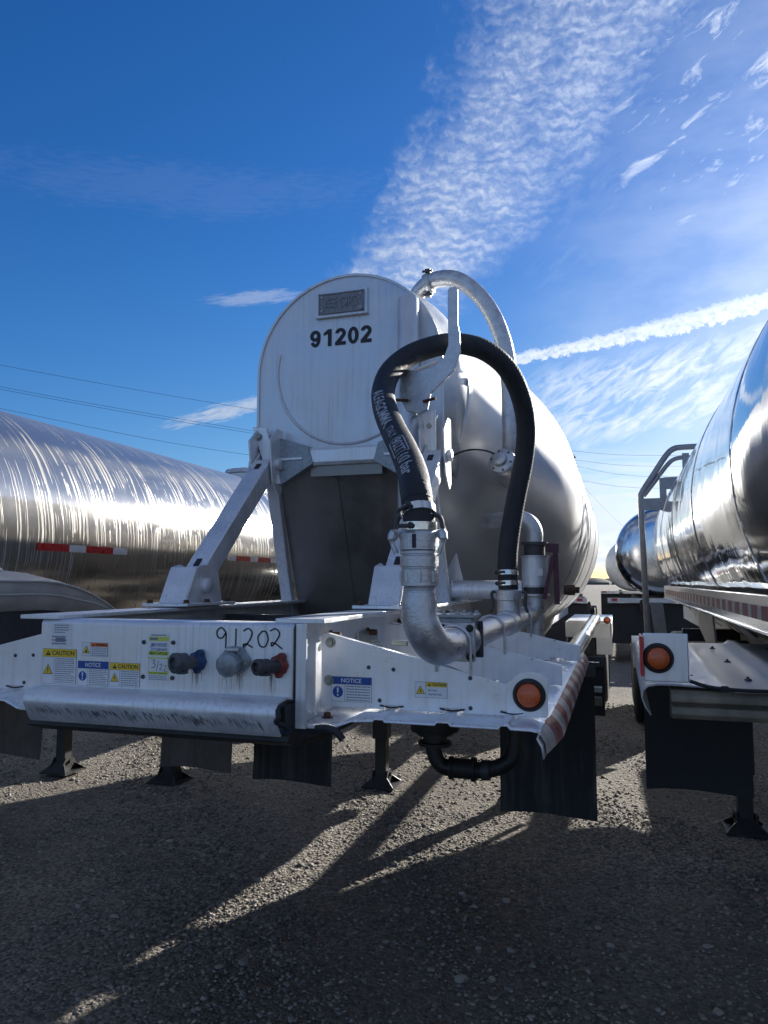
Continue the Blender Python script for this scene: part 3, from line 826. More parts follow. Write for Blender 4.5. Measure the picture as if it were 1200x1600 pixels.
# struts from the frame up to the nose
for s, RX in ((-1, -1.955), (1, -0.935)):
    a, b = V((RX, 3.14, 1.83)), V((RX, 3.90, 2.53)); d = (b - a).normalized(); e0 = a - d * 0.05; e1 = b + d * 0.07
    mb = MB(); W, T = 0.108, 0.105; up = V((0, -1, 1)).normalized(); sx = V((1, 0, 0))
    # box strut with slotted, cut-back ends
    mb.bar(a + d * 0.12, b - d * 0.10, W, T, up)
    for k in (-1, 1):
        for (p, q2) in ((e0, a + d * 0.13), (b - d * 0.11, e1)): mb.bar(p + sx * k * (W / 2 - 0.007), q2 + sx * k * (W / 2 - 0.007), 0.014, T - 0.004, up)
    mb.bar(e0 + up * (T / 2 - 0.008) + d * 0.09, a + d * 0.13 + up * (T / 2 - 0.008), W, 0.013, up)
    mb.bar(b - d * 0.11 + up * (T / 2 - 0.008), e1 + up * (T / 2 - 0.008) - d * 0.09, W, 0.013, up)
    st = mb.build('strut', 'alu', t1, bevel=0.007)
    for p in (a, b):
        MB().lathe(p + sx * (-W / 2 - 0.02), (1, 0, 0), [(-0.026, 0.028), (-0.022, 0.034), (0.018, 0.034), (0.02, 0.034), (W + 0.02, 0.034), (W + 0.060, 0.034), (W + 0.064, 0.028)], 20).build('pin', 'alu', st, bevel=0)
    for p in (a + d * 0.11, b - d * 0.09): MB().bar(p + up * (T / 2 + 0.0005) - d * 0.026, p + up * (T / 2 + 0.0005) + d * 0.026, 0.030, 0.003, up).build('slot', 'ink', st, bevel=0.0)
    # base shoe bolted on the rail
    mb = MB(); mb.box(RX - 0.12, RX + 0.12, 2.91, 3.35, 1.735, 1.750)
    bs = mb.build('strut_shoe', 'alu', t1, bevel=0.003)
    for k in (-1, 1):
        xx = RX + k * 0.066 - 0.005
        MB().prism([(xx, 2.97, 1.75), (xx, 3.30, 1.75), (xx, 3.26, 1.90), (xx, 3.13, 1.93), (xx, 3.06, 1.915)], (0.010, 0, 0)).build('cheek_plate', 'alu', bs, bevel=0.003)
    MB().prism([(RX - 0.066, 2.965, 1.75), (RX + 0.066, 2.965, 1.75), (RX + 0.066, 3.055, 1.915), (RX - 0.066, 3.055, 1.915)], (0, 0.010, 0)).build('front_web', 'alu', bs, bevel=0.002)
    bm_ = MB()
    for xx in (-0.095, 0.095):
        for yy in (2.94, 3.12, 3.31): bm_.bolt((RX + xx, yy, 1.75), (0, 0, 1), 0.013, 0.012)
    split_build(bm_, 'bolt', 'rust', bs)

# ---- frame
for s, X in ((-1, -1.97), (1, -0.975)):
    mb = MB()
    mb.box(X - 0.006, X + 0.006, 2.20, 7.0, 1.40, 1.715)
    o = s
    mb.box(X - 0.085, X + 0.085, 2.17 if s < 0 else 2.20, 7.0, 1.7155, 1.730)
    mb.box(X - (0.006 if s > 0 else 0.1), X + (0.10 if s > 0 else 0.006), 2.20, 7.0, 1.388, 1.400)
    rl = mb.build('frame_rail', 'alu', t1, bevel=0.002)
    if s > 0:
        # end flange facing forward and the bolted web
        MB().box(X - 0.006, X + 0.03, 2.185, 2.197, 1.388, 1.715).build('end_flange', 'alu', rl, bevel=0.002)
        bm_ = MB()
        for y, z in ((2.45, 1.66), (2.45, 1.475), (2.86, 1.645), (3.3, 1.66), (3.9, 1.66), (4.3, 1.66)): bm_.bolt((X + 0.007, y, z), (1, 0, 0), 0.013, 0.035)
        split_build(bm_, 'bolt', 'rust', rl)
        bm_ = MB()
        for x, y in ((X + 0.05, 2.32), (X + 0.06, 2.62)): bm_.bolt((x, y, 1.401), (0, 0, 1), 0.013, 0.014)
        split_build(bm_, 'bolt', 'rust', rl)
    else:
        bm_ = MB()
        for y in (2.3, 2.6): bm_.bolt((X - 0.05, y, 1.401), (0, 0, 1), 0.013, 0.014)
        split_build(bm_, 'bolt', 'rust', rl)
for y, h in ((4.42, 0.10), (5.6, 0.2), (6.8, 0.2)):
    MB().box(-1.96, -0.985, y, y + 0.18, 1.722 - h, 1.7225).build('cross_member', 'alu', t1, bevel=0.004)
MB().box(-1.95, -0.99, 2.75, 2.78, 1.42, 1.66).build('cross_member', 'darkmetal', t1)
MB().box(-1.95, -0.99, 3.45, 3.48, 1.42, 1.68).build('cross_member', 'darkmetal', t1)
# lower coupler plate, upturned lip at the front
mb = MB(); pr = [(2.19, 1.385), (2.16, 1.372), (2.155, 1.35), (2.22, 1.325), (2.5, 1.30), (4.4, 1.30), (4.4, 1.314), (2.5, 1.314), (2.26, 1.34)]
mb.prism([(-1.99, y, z) for y, z in pr], (1.0, 0, 0)); cp = mb.build('coupler_plate', 'blacksteel', t1, bevel=0.003)
MB().lathe((CX, 3.1, 1.32), (0, 0, -1), [(0, 0.09), (0.02, 0.09), (0.021, 0.036), (0.06, 0.026), (0.08, 0.036), (0.085, 0.036)], 24).build('king_pin', 'darkmetal', cp)

# front plate and its fittings
mb = MB()
mb.prism([(-1.958, 2.17, 1.48), (-0.985, 2.17, 1.48), (-0.985, 2.17, 1.700), (-1.958, 2.17, 1.700)][::-1], (0, 0.008, 0))
mb.prism([(-1.958, 2.17, 1.700), (-1.958, 2.174, 1.710), (-1.958, 2.183, 1.7145), (-1.958, 2.30, 1.7145), (-1.958, 2.30, 1.7075), (-1.958, 2.187, 1.7065), (-1.958, 2.179, 1.70)], (0.973, 0, 0))
fp = mb.build('front_plate', 'alu', t1, smooth=50)
# bumper sheet: quarter roll on top, sloping face, hollow ends
prf = [(2.168, 1.487), (2.125, 1.484), (2.096, 1.473), (2.083, 1.455), (2.084, 1.436), (2.112, 1.384), (2.122, 1.373), (2.128, 1.377), (2.118, 1.388), (2.092, 1.438), (2.091, 1.453), (2.102, 1.466), (2.127, 1.476), (2.168, 1.479)]
mb = MB(); mb.prism([(-1.945, y, z) for y, z in prf], (0.945, 0, 0)); bp = mb.build('bumper_sheet', 'alu', t1, smooth=50)
mb = MB()
rs = random.Random(5)
for k in range(420):          # black scuffs left by tractors on the sloping face
    x = rs.uniform(-1.935, -1.01)
    dens = 0.5 + 0.5 * math.sin(x * 9.0 + 1.0) * math.sin(x * 23.0)
    if rs.random() > 0.35 + 0.65 * dens: continue
    a = max(0.0, rs.gauss(0.18, 0.12)); l = rs.uniform(0.12, 0.7); w = rs.uniform(0.0006, 0.0026); b_ = min(0.99, a + l); x2 = 0.006 + 0.02 * l
    y = lambda t: 2.084 + 0.028 * t - 0.0012; z = lambda t: 1.436 - 0.052 * t - 0.0006
    m_ = (a + b_) / 2
    mb.add([(x, y(a), z(a)), (x + w + x2 * 0.5, y(m_), z(m_)), (x + x2, y(b_), z(b_)), (x + x2 * 0.5 - w * 0.2, y(m_), z(m_))], [(0, 3, 2, 1)], 0 if rs.random() < 0.6 else 1)
sc_ = mb.build('scuff_mark', ['flap', 'grime'], bp, 'black scuffs on the sloping face', smooth=0); tag(sc_, kind='stuff')
mb = MB(); mb.tube(catmull([(-0.99, 2.13, 1.47), (-1.0, 2.10, 1.462), (-0.985, 2.075, 1.44), (-1.0, 2.09, 1.425), (-0.985, 2.11, 1.41), (-0.99, 2.14, 1.395)], 4), 0.008, 8)
mb.box(-1.03, -0.985, 2.12, 2.165, 1.40, 1.465); mb.build('wire_clip', 'rubber', bp)

warning_label(fp, (-1.947, 2.17, 1.492), 0.143, 0.121, 'caution', 'CAUTION', rows=12, label='large yellow and white CAUTION label')
warning_label(fp, (-1.797, 2.17, 1.491), 0.126, 0.084, 'notice', 'NOTICE', rows=9, label='blue and white NOTICE label')
warning_label(fp, (-1.665, 2.17, 1.494), 0.120, 0.079, 'caution', 'CAUTION', rows=7, label='small yellow and white CAUTION label')
warning_label(fp, (-1.782, 2.17, 1.592), 0.106, 0.046, 'side', 'WARNING', rows=5, label='small label with an orange WARNING heading')
F = Flat((-1.918, 2.17, 1.622)); F.slab(0, 0, 0.09, 0.08, 0.0008, 0); F.fine(0.016, 0.045, 0.078, 0.078, 4, 4); F.fine(0.008, 0.004, 0.07, 0.04, 3, 4)
F.rect(0.022, 0.015, 0.064, 0.030, 0.0013, 4); F.mb.build('paper_certificate', LM, fp, 'faded white paper certificate', smooth=0)
F = Flat((-1.513, 2.17, 1.517)); w, h = 0.079, 0.158
F.slab(0, 0, w, h, 0.0008, 0); F.rect(0, h * 0.84, w, h * 0.93, 0.0012, 6); F.rect(w * 0.05, h * 0.86, w * 0.45, h * 0.91, 0.0015, 4)
F.rect(0, h * 0.54, w, h * 0.63, 0.0012, 6); F.text('NEXT AVF DUE', w * 0.06, h * 0.555, h * 0.055, 3, width=w * 0.88, bold=0.0002)
F.rect(0, h * 0.47, w, h * 0.50, 0.0012, 6); F.rect(0, h * 0.14, w, h * 0.20, 0.0012, 6); F.text('DO NOT REMOVE', w * 0.06, h * 0.150, h * 0.035, 3, width=w * 0.86)
F.rect(w * 0.02, h * 0.2, w * 0.05, h * 0.5, 0.0012, 6); F.rect(w * 0.95, h * 0.2, w * 0.98, h * 0.5, 0.0012, 6)
F.text('J&H FOOD', w * 0.08, h * 0.70, h * 0.075, 2, width=w * 0.8, slant=0.2, bold=0.0002); F.text('5TG8N09', w * 0.12, h * 0.635, h * 0.06, 2, width=w * 0.78, slant=0.2)
F.line([(w * 0.15, h * 0.44), (w * 0.35, h * 0.44), (w * 0.25, h * 0.38), (w * 0.37, h * 0.35), (w * 0.3, h * 0.28), (w * 0.18, h * 0.28)], 0.0016, 3)
F.line([(w * 0.52, h * 0.43), (w * 0.42, h * 0.22)], 0.0016, 3)
F.line([(w * 0.58, h * 0.34), (w * 0.66, h * 0.37), (w * 0.68, h * 0.32), (w * 0.58, h * 0.24), (w * 0.72, h * 0.24)], 0.0014, 3)
F.line([(w * 0.78, h * 0.33), (w * 0.88, h * 0.34), (w * 0.88, h * 0.29), (w * 0.78, h * 0.22), (w * 0.93, h * 0.21)], 0.0014, 3)
F.fine(0.004, 0.003, w - 0.004, h * 0.13, 3, 4); F.fine(0.01, h * 0.94, w - 0.01, h - 0.001, 1, 4)
F.mb.build('inspection_sticker', LM, fp, 'lime and white inspection sticker with handwriting', smooth=0)
mb = MB(); rs = random.Random(8)
for cx_, w_, z0_ in ((-1.335, 0.02, 1.555), (-1.20, 0.045, 1.56), (-1.165, 0.03, 1.555), (-1.055, 0.012, 1.56)):
    for k in range(9):
        x = cx_ + rs.gauss(0, w_ * 0.5); l = rs.uniform(0.02, 0.065); w = rs.uniform(0.0008, 0.0028); z0 = z0_ - rs.uniform(0, 0.01)
        mb.add([(x, 2.1692, z0), (x + w, 2.1692, z0), (x + w * 0.6, 2.1692, z0 - l), (x + w * 0.3, 2.1692, z0 - l)], [(0, 3, 2, 1)])
o = mb.build('drip_stain', 'drip', fp, 'brownish drip stains below the couplings', smooth=0); tag(o, kind='stuff')
# hand drawn unit number
F = Flat((-1.258, 2.17, 1.632))
def cur(pts): F.line([(p.x, p.y) for p in catmull([(a, b, 0) for a, b in pts], 5)], 0.0042, 0)
cur([(0.036, 0.052), (0.020, 0.067), (0.004, 0.055), (0.008, 0.036), (0.024, 0.034), (0.036, 0.050), (0.037, 0.028), (0.036, -0.004)])
cur([(0.073, 0.064), (0.073, 0.032), (0.072, 0.002)])
cur([(0.100, 0.058), (0.118, 0.066), (0.131, 0.052), (0.122, 0.028), (0.104, 0.008), (0.100, 0.014), (0.112, 0.016), (0.133, 0.006)])
cur([(0.166, 0.058), (0.152, 0.038), (0.160, 0.012), (0.178, 0.010), (0.188, 0.034), (0.180, 0.056), (0.166, 0.058)])
cur([(0.196, 0.060), (0.214, 0.067), (0.228, 0.052), (0.218, 0.030), (0.202, 0.012), (0.200, 0.022), (0.214, 0.020), (0.238, 0.004)])
split_build(F.mb, 'handwritten_digit', ['ink'], fp, 'handwritten black marker digit', smooth=0)
bm_ = MB()
for x, z in ((-1.532, 1.645), (-1.532, 1.53), (-1.418, 1.646), (-1.418, 1.53)): bm_.lathe((x, 2.1685, z), (0, -1, 0), [(0, 0.0075), (0.004, 0.0065), (0.005, 0.003)], 12)
split_build(bm_, 'rivet', 'darkmetal', fp)
# gladhands
def gladhand(c, r, mount, body, label):
    c = V(c); mb = MB(); ax = V((-0.42, -0.9, 0)).normalized()
    b0 = MB(); b0.lathe(c + V((0.022, 0, 0.0)), (0, -1, 0), [(0, 0.034), (0.010, 0.034), (0.012, 0.028), (0.022, 0.022)], 8, 0)
    b0.lathe(c + V((0.034, 0, 0.026)), (0, -1, 0), [(0, 0.014), (0.018, 0.014)], 10, 0); b0.lathe(c + V((0.024, 0, -0.028)), (0, -1, 0), [(0, 0.012), (0.016, 0.012)], 10, 0)
    g = b0.build('gladhand', mount, fp, label, bevel=0.002)
    mb.tube([c + V((0.022, -0.012, 0)), c + V((0.016, -0.035, 0)), c + V((-0.004, -0.055, -0.002))], [0.019, 0.020, 0.026], 16)
    e = c + V((-0.002, -0.050, 0)); mb.lathe(e + ax * -0.012, ax, [(0, r * 0.8), (0.004, r), (0.026, r), (0.030, r * 1.06), (0.046, r * 1.06), (0.050, r * 0.98), (0.052, r * 0.62), (0.040, r * 0.55), (0.038, 0.001)], 28)
    mb.box(e.x - 0.012, e.x + 0.016, e.y - 0.02, e.y + 0.006, e.z - r * 1.15, e.z - r * 0.8)
    mb.build('coupling_face', body, g, bevel=0.0015)
gladhand((-1.345, 2.17, 1.588), 0.031, 'gladblue', 'gladgrey', 'blue mounted gladhand with a large grey face')
gladhand((-1.052, 2.17, 1.585), 0.024, 'gladred', 'darkmetal', 'smaller gladhand on a red mount')
# seven-way socket
c = V((-1.19, 2.17, 1.592)); mb = MB()
dp = [(-0.058, 0.0), (-0.022, 0.046), (0.0, 0.050), (0.034, 0.046), (0.062, 0.004), (0.058, -0.012), (0.030, -0.036), (-0.024, -0.034), (-0.056, -0.014)]
mb.prism([(c.x + a, c.y, c.z + b) for a, b in dp], (0, -0.012, 0)); so = mb.build('light_socket', 'socket', fp, 'grey seven pin light socket with a hinged lid', bevel=0.002)
MB().lathe(c + V((0, -0.012, -0.004)), (0, -1, -0.12), [(0, 0.037), (0.03, 0.037), (0.032, 0.040), (0.040, 0.039), (0.044, 0.032), (0.0445, 0.001)], 10).build('lid', 'socket', so, bevel=0.002)
mb = MB(); mb.tube([c + V((-0.022, -0.018, 0.038)), c + V((0.026, -0.018, 0.038))], 0.006, 10); mb.build('hinge', 'cast', so)
mb = MB(); mb.bolt(c + V((-0.046, -0.012, 0)), (0, -1, 0), 0.007, 0.004); mb.bolt(c + V((0.050, -0.012, 0)), (0, -1, 0), 0.007, 0.004); split_build(mb, 'bolt', 'zinc', so)

# ---- fenders (one each side) with gussets and tape
def mirror(x, s): return CX + s * (x - CX)
def fender(s):
    X = lambda x: mirror(x, s)
    # cross section (x, z): inner edge, ribs, outer roll
    sec = [(-0.965, 1.402), (-0.86, 1.402), (-0.80, 1.426), (-0.73, 1.430), (-0.725, 1.437), (-0.695, 1.437), (-0.69, 1.430), (-0.535, 1.430), (-0.528, 1.439), (-0.492, 1.439), (-0.485, 1.430),
           (-0.345, 1.430), (-0.337, 1.440), (-0.298, 1.440), (-0.290, 1.430), (-0.232, 1.430), (-0.205, 1.424), (-0.183, 1.408), (-0.170, 1.385), (-0.165, 1.352)]
    Y0, Y1 = 2.20, 4.72
    ys = [Y0, Y0 + 0.012, Y0 + 0.03] + list(np.linspace(Y0 + 0.2, Y1 - 0.25, 9)) + [Y1 - 0.12, Y1 - 0.05, Y1 - 0.01, Y1]
    def drop(y):
        a = max(0, (Y0 + 0.02 - y) / 0.02) * 0.008; b = max(0, (y - (Y1 - 0.13)) / 0.13); return a + b * b * 0.06
    vs = [(X(x - 0.018 - (0.03 * max(0, 1 - (y - Y0) / 0.25) if x > -0.2 else 0)), y, z - drop(y)) if x > -0.3 else (X(x), y, z - drop(y)) for y in ys for x, z in sec]; n = len(sec)
    fs = [(j * n + i, (j + 1) * n + i, (j + 1) * n + i + 1, j * n + i + 1) for j in range(len(ys) - 1) for i in range(n - 1)]
    if s > 0: fs = [f[::-1] for f in fs]
    mb = MB(); mb.add(vs, fs); fd = mb.build('fender', 'alu_white', t1, smooth=50)
    so_ = fd.modifiers.new('thick', 'SOLIDIFY'); so_.thickness = 0.004; so_.offset = -1
    # tape round the outer roll
    mb = MB(); y = Y0 + 0.01; k = 0
    band = [(-0.198, 1.4225), (-0.181, 1.408), (-0.1665, 1.386), (-0.1612, 1.355)]
    while y < Y1 - 0.06:
        e = min(y + (0.125 if k % 2 else 0.13), Y1 - 0.05)
        pull = lambda yy: 0.018 + 0.03 * max(0, 1 - (yy - Y0) / 0.25) - 0.0025
        pts = [(X(a - pull(y)), y, b + 0.0025) for a, b in band] + [(X(a - pull(e)), e, b + 0.0025) for a, b in band]
        f = [(i, i + 4, i + 5, i + 1) for i in range(3)]
        if s < 0: f = [q[::-1] for q in f]
        mb.add(pts, [q[::-1] for q in f], k % 2); y = e; k += 1
    mb.build('reflective_tape', ['oldwhite', 'oldred'], fd, 'worn red and white reflective tape', smooth=60)
    # gussets
    for gi, (gy, x1) in enumerate(((2.345, -0.335), (3.08, -0.222), (4.05, -0.195))):
        top = [(-0.958, 1.434), (-0.958, 1.668), (-0.945, 1.677), (-0.52, 1.576), (-0.36, 1.535), (x1, 1.528), (x1, 1.434)] if gi == 0 else \
              [(-0.958, 1.434), (-0.958, 1.668), (-0.80, 1.650), (-0.52, 1.585), (x1, 1.512), (x1, 1.434)]
        # notches where the gusset straddles the ribs
        base = []
        for a, b in ((-0.73, -0.69), (-0.535, -0.485), (-0.345, -0.29)):
            if b + 0.02 < x1: base += [(a - 0.01, 1.434), (a - 0.008, 1.447), (b + 0.008, 1.447), (b + 0.01, 1.434)]
        poly = top + base[::-1]
        pts = [(X(a), gy, b) for a, b in poly]
        g = MB().prism(pts if s > 0 else pts[::-1], (0, 0.007, 0)).build('gusset_plate', 'alu_white', t1, bevel=0.0015)
        MB().prism([(X(-0.945), gy + 0.007, 1.677), (X(-0.52), gy + 0.007, 1.576), (X(x1), gy + 0.007, 1.5125), (X(x1), gy + 0.03, 1.5125), (X(-0.52), gy + 0.03, 1.576), (X(-0.945), gy + 0.03, 1.677)], (0, 0, -0.004)).build('top_flange', 'alu_white', g)
        if gi == 0:
            b1 = MB()
            for x, z in ((-0.925, 1.645), (-0.93, 1.52)): b1.bolt((X(x), gy, z), (0, -1, 0), 0.012, 0.008)
            split_build(b1, 'bolt', 'zinc', g)
            b1 = MB()
            for x, z in ((-0.79, 1.567), (-0.705, 1.563), (-0.752, 1.462), (-0.452, 1.545), (-0.452, 1.452)): b1.lathe((X(x), gy - 0.0005, z), (0, -1, 0), [(0, 0.007), (0.003, 0.006), (0.004, 0.002)], 12)
            split_build(b1, 'rivet', 'darkmetal', g)
            b1 = MB()  # black strips stand in for the dark gaps where the ribs pass
            for a, b in ((-0.73, -0.69), (-0.535, -0.485), (-0.345, -0.29)):
                m_ = (a + b) / 2; b1.tube(catmull([(X(m_ - 0.04), gy - 0.004, 1.447), (X(m_), gy - 0.006, 1.442), (X(m_ + 0.04), gy - 0.004, 1.447)], 4), 0.0028, 6)
            split_build(b1, 'gap_shade_strip', 'rubber', g)
            if s > 0:
                warning_label(g, (-0.922, gy, 1.452), 0.143, 0.082, 'notice', 'NOTICE', rows=6, label='blue and white NOTICE label on the fender gusset')
                warning_label(g, (-0.632, gy, 1.478), 0.106, 0.050, 'sidec', 'CAUTION', body=['Air line', 'may be hot.'], label='yellow CAUTION label reading Air line may be hot')
    # light bracket with clipped corners and marker light
    gy = 2.338; c = (-0.268, 1.4985)
    pl = [(-0.338, 1.436), (-0.215, 1.436), (-0.212, 1.445), (-0.212, 1.548), (-0.228, 1.566), (-0.262, 1.571), (-0.300, 1.566), (-0.322, 1.545), (-0.338, 1.535)]
    lb = MB().prism([(X(a), gy, b) for a, b in (pl if s > 0 else pl[::-1])], (0, 0.006, 0)).build('light_bracket', 'alu_white', t1, bevel=0.0015)
    marker_light(lb, (X(c[0]), gy, c[1] + 0.004), 0.0385)
    return fd
fr_ = fender(1); fl_ = fender(-1)
# small rolled step at the inner end of the right fender
mb = MB(); mb.tube(catmull([(-0.9, 2.16, 1.398), (-0.86, 2.16, 1.40), (-0.83, 2.16, 1.39), (-0.81, 2.16, 1.37)], 4), 0.012, 8); mb.build('wire_loom', 'rubber', t1)
mud_flap(t1, -0.715, -0.15, 4.66, 0.46, 1.33, 'flap')
mud_flap(t1, -2.385, -1.82, 4.66, 0.52, 1.30, 'flap')
mud_flap(t1, -2.80, -2.30, 4.20, 0.68, 1.38, 'dustyrubber', 'dusty brown mud flap')
MB().box(-0.72, -0.12, 4.70, 4.76, 1.335, 1.36).build('flap_beam', 'darkmetal', t1)
mud_flap(t1, -0.62, -0.10, 5.15, 0.98, 1.34, 'flap')
MB().box(-0.68, -0.11, 4.72, 4.78, 1.10, 1.15).build('cross_bar', 'weathered', t1, bevel=0.003)
MB().box(-0.66, -0.11, 4.80, 4.86, 1.17, 1.20).build('cross_bar', 'deckgrey', t1, bevel=0.003)
MB().box(-0.60, -0.55, 4.70, 4.86, 1.10, 1.39).build('hanger_strap', 'darkmetal', t1)

# ---- air line: elbow, straight run, tee, riser, hose
PX, PZ, PR = -0.505, 1.652, 0.054
VY = 2.10                                    # the front riser
EX = -0.552
pth = [(EX, VY, 1.83), (EX, VY, 1.79)] + [V((EX + (PX - EX) * i / 10, VY + 0.088 - 0.088 * math.cos(R(9 * i)), PZ + 0.088 - 0.088 * math.sin(R(9 * i)))) for i in range(11)] + [(PX, 2.38, PZ)]
el_ = MB().tube(pth, [0.046, 0.0525] + [0.0535] * 10 + [0.052, 0.0505], 28).build('pipe_elbow', 'cast', t1)
mb = MB()
for k in range(8): mb.lathe((EX, VY, 1.802 + k * 0.0046), (0, 0, 1), [(0, 0.0455), (0.0023, 0.0485), (0.0046, 0.0455)], 28)
mb.build('thread', 'cast', el_)
mb = MB(); mb.lathe((EX, VY, 1.836), (0, 0, 1), [(0, 0.049), (0.001, 0.0545), (0.048, 0.0545), (0.050, 0.051), (0.054, 0.051), (0.056, 0.0565), (0.086, 0.0565), (0.088, 0.051), (0.091, 0.051), (0.093, 0.056), (0.101, 0.056), (0.103, 0.053)], 32)
for k in range(8): mb.lathe(V((EX, VY, 1.86)) + V((math.cos(k * 0.785 + 0.3) * 0.053, math.sin(k * 0.785 + 0.3) * 0.053, -0.012)), (0, 0, 1), [(0, 0.006), (0.03, 0.006)], 6)
ad = mb.build('hose_adapter', 'cast', t1)
mb = MB(); mb.lathe((EX, VY, 1.939), (0, 0, 1), [(0, 0.052), (0.002, 0.058), (0.048, 0.059), (0.054, 0.054), (0.066, 0.048)], 32)
cpn = mb.build('quick_coupler', 'cast', t1)
for s in (-1, 1):        # cam arms and ears
    mb = MB(); mb.tube(catmull([(EX + s * 0.056, VY - 0.012, 1.985), (EX + s * 0.072, VY - 0.018, 1.99), (EX + s * 0.076, VY - 0.02, 1.965), (EX + s * 0.064, VY - 0.018, 1.93)], 4), [0.011] * 4 + [0.014] * 4 + [0.008] * 5, 8)
    mb.build('cam_arm', 'cast', cpn)
    mb = MB(); mb.tube(catmull([(EX + s * 0.046, VY, 2.045), (EX + s * 0.064, VY, 2.035), (EX + s * 0.072, VY, 2.005), (EX + s * 0.080, VY, 1.985)], 4), 0.008, 8); mb.build('lever_ring', 'darkmetal', cpn)
MB().box(EX - 0.005, EX + 0.006, VY - 0.062, VY - 0.056, 1.945, 1.985).build('key_slot', 'ink', cpn)

# straight run along the fender
mb = MB(); mb.tube([(PX, 2.30, PZ), (PX, 2.42, PZ)], 0.0495, 28); mb.build('air_pipe', 'cast', t1)
for y in (2.40, 2.55):
    f = MB().box(PX - 0.060, PX + 0.060, y - 0.010, y + 0.010, PZ - 0.062, PZ + 0.062).build('flange', 'cast' if y < 2.5 else 'darkmetal', t1, bevel=0.004)
    b1 = MB()
    for a in (-1, 1):
        for b in (-1, 1): b1.lathe((PX + a * 0.045, y - 0.010, PZ + b * 0.046), (0, -1, 0), [(0, 0.013), (0.003, 0.013), (0.005, 0.011), (0.013, 0.010), (0.016, 0.006)], 8)
    split_build(b1, 'bolt', 'rubber', f)
vb = MB(); vb.lathe((PX, 2.405, PZ), (0, 1, 0), [(0, 0.052), (0.03, 0.060), (0.11, 0.060), (0.14, 0.052)], 28); vb.box(PX - 0.085, PX + 0.045, 2.415, 2.535, PZ + 0.03, PZ + 0.078)
vb = vb.build('check_valve', 'socket', t1, bevel=0.003)
MB().box(PX - 0.10, PX + 0.055, 2.405, 2.545, PZ + 0.078, PZ + 0.088).build('valve_cover', 'socket', vb, bevel=0.002)
b1 = MB()
for x in (-0.09, -0.045, 0.0, 0.042):
    for y in (2.415, 2.535): b1.bolt((PX + x, y, PZ + 0.088), (0, 0, 1), 0.007, 0.006)
split_build(b1, 'bolt', 'socket', vb)
mb = MB(); mb.tube([(PX, 2.56, PZ), (PX, 4.30, PZ)], 0.0495, 28); rn = mb.build('air_pipe', 'cast', t1)
for y, g in ((2.34, 1), (3.075, 0), (4.045, 0)):
    mb = MB(); mb.tube([(PX - 0.056, y, PZ - 0.09)] + arc((PX, y, PZ), 0.056, 180, 0, (1, 0, 0), (0, 0, 1), 14) + [(PX + 0.056, y, PZ - 0.10)], 0.005, 8)
    mb.build('u_bolt', 'cast', t1)
TY = 3.62
mb = MB(); mb.lathe((PX, TY - 0.14, PZ), (0, 1, 0), [(0, 0.056), (0.03, 0.060), (0.25, 0.060), (0.28, 0.056)], 28)
mb.tube([(PX, TY, PZ), (PX, TY, PZ + 0.06), (PX, TY, 1.76)], [0.06, 0.057, 0.055], 24); mb.build('pipe_tee', 'cast', t1)
mb = MB(); mb.lathe((PX, TY, 1.755), (0, 0, 1), [(0, 0.056), (0.004, 0.062), (0.05, 0.062), (0.054, 0.056)], 28); rc = mb.build('quick_coupler', 'cast', t1)
for s in (-1, 1):
    mb = MB(); mb.tube(catmull([(PX + s * 0.064, TY, 1.80), (PX + s * 0.082, TY, 1.79), (PX + s * 0.078, TY, 1.74), (PX + s * 0.09, TY, 1.70)], 4), 0.008, 8); mb.build('cam_arm', 'darkmetal', rc)

# hose path
hp = catmull([(EX, VY, 1.965), (EX, VY, 2.03), (-0.572, 2.14, 2.115), (-0.615, 2.25, 2.201), (-0.688, 2.4, 2.303), (-0.765, 2.55, 2.399), (-0.85, 2.72, 2.52), (-0.905, 2.87, 2.638), (-0.911, 3.0, 2.756),
              (-0.855, 3.1, 2.849), (-0.757, 3.18, 2.908), (-0.666, 3.24, 2.929), (-0.566, 3.34, 2.923), (-0.48, 3.46, 2.867), (-0.43, 3.58, 2.762), (-0.414, 3.68, 2.623), (-0.434, 3.72, 2.452), (-0.473, 3.7, 2.257),
              (-0.502, 3.66, 2.064), (-0.510, 3.63, 1.92), (PX, TY, 1.79)], 7)
HR = 0.0475
hose = MB().tube(hp, HR, 26).build('hose', 'rubber', t1, 'black rubber hose with pale lettering')
# fabric ridges: thin helical wrap gives the inner bend its wrinkles
rd = []
L = 0; pl = 0
for i in range(1, len(hp)): L += (hp[i] - hp[i - 1]).length
def hose_at(s):
    acc = 0
    for i in range(1, len(hp)):
        d = (hp[i] - hp[i - 1]).length
        if acc + d >= s: 
            t = (s - acc) / d; return hp[i - 1].lerp(hp[i], t), (hp[i] - hp[i - 1]).normalized()
        acc += d
    return hp[-1], (hp[-1] - hp[-2]).normalized()
wr = MB(); s = 0.12; k = 0
hel = []
while s < L - 0.1:
    p, t = hose_at(s); a = V((0, 0, 1)) if abs(t.z) < 0.9 else V((0, -1, 0)); a = (a - t * a.dot(t)).normalized(); b = t.cross(a)
    hel.append((p, t)); s += 0.0035
ref = V((0.3, -1, 0.1)); rings_per = 5
vs = []; 
for i, (p, t) in enumerate(hel):
    a = (ref - t * ref.dot(t)).normalized(); b = t.cross(a)
    r = HR + 0.0006 + (0.0006 if i % 5 == 0 else 0.0002 if i % 5 in (1, 4) else 0.0)
    for q in range(26):
        an = 2 * math.pi * q / 26; vs.append(p + (a * math.cos(an) + b * math.sin(an)) * (r + 0.0002 * math.sin(q * 7.3 + i * 1.7)))
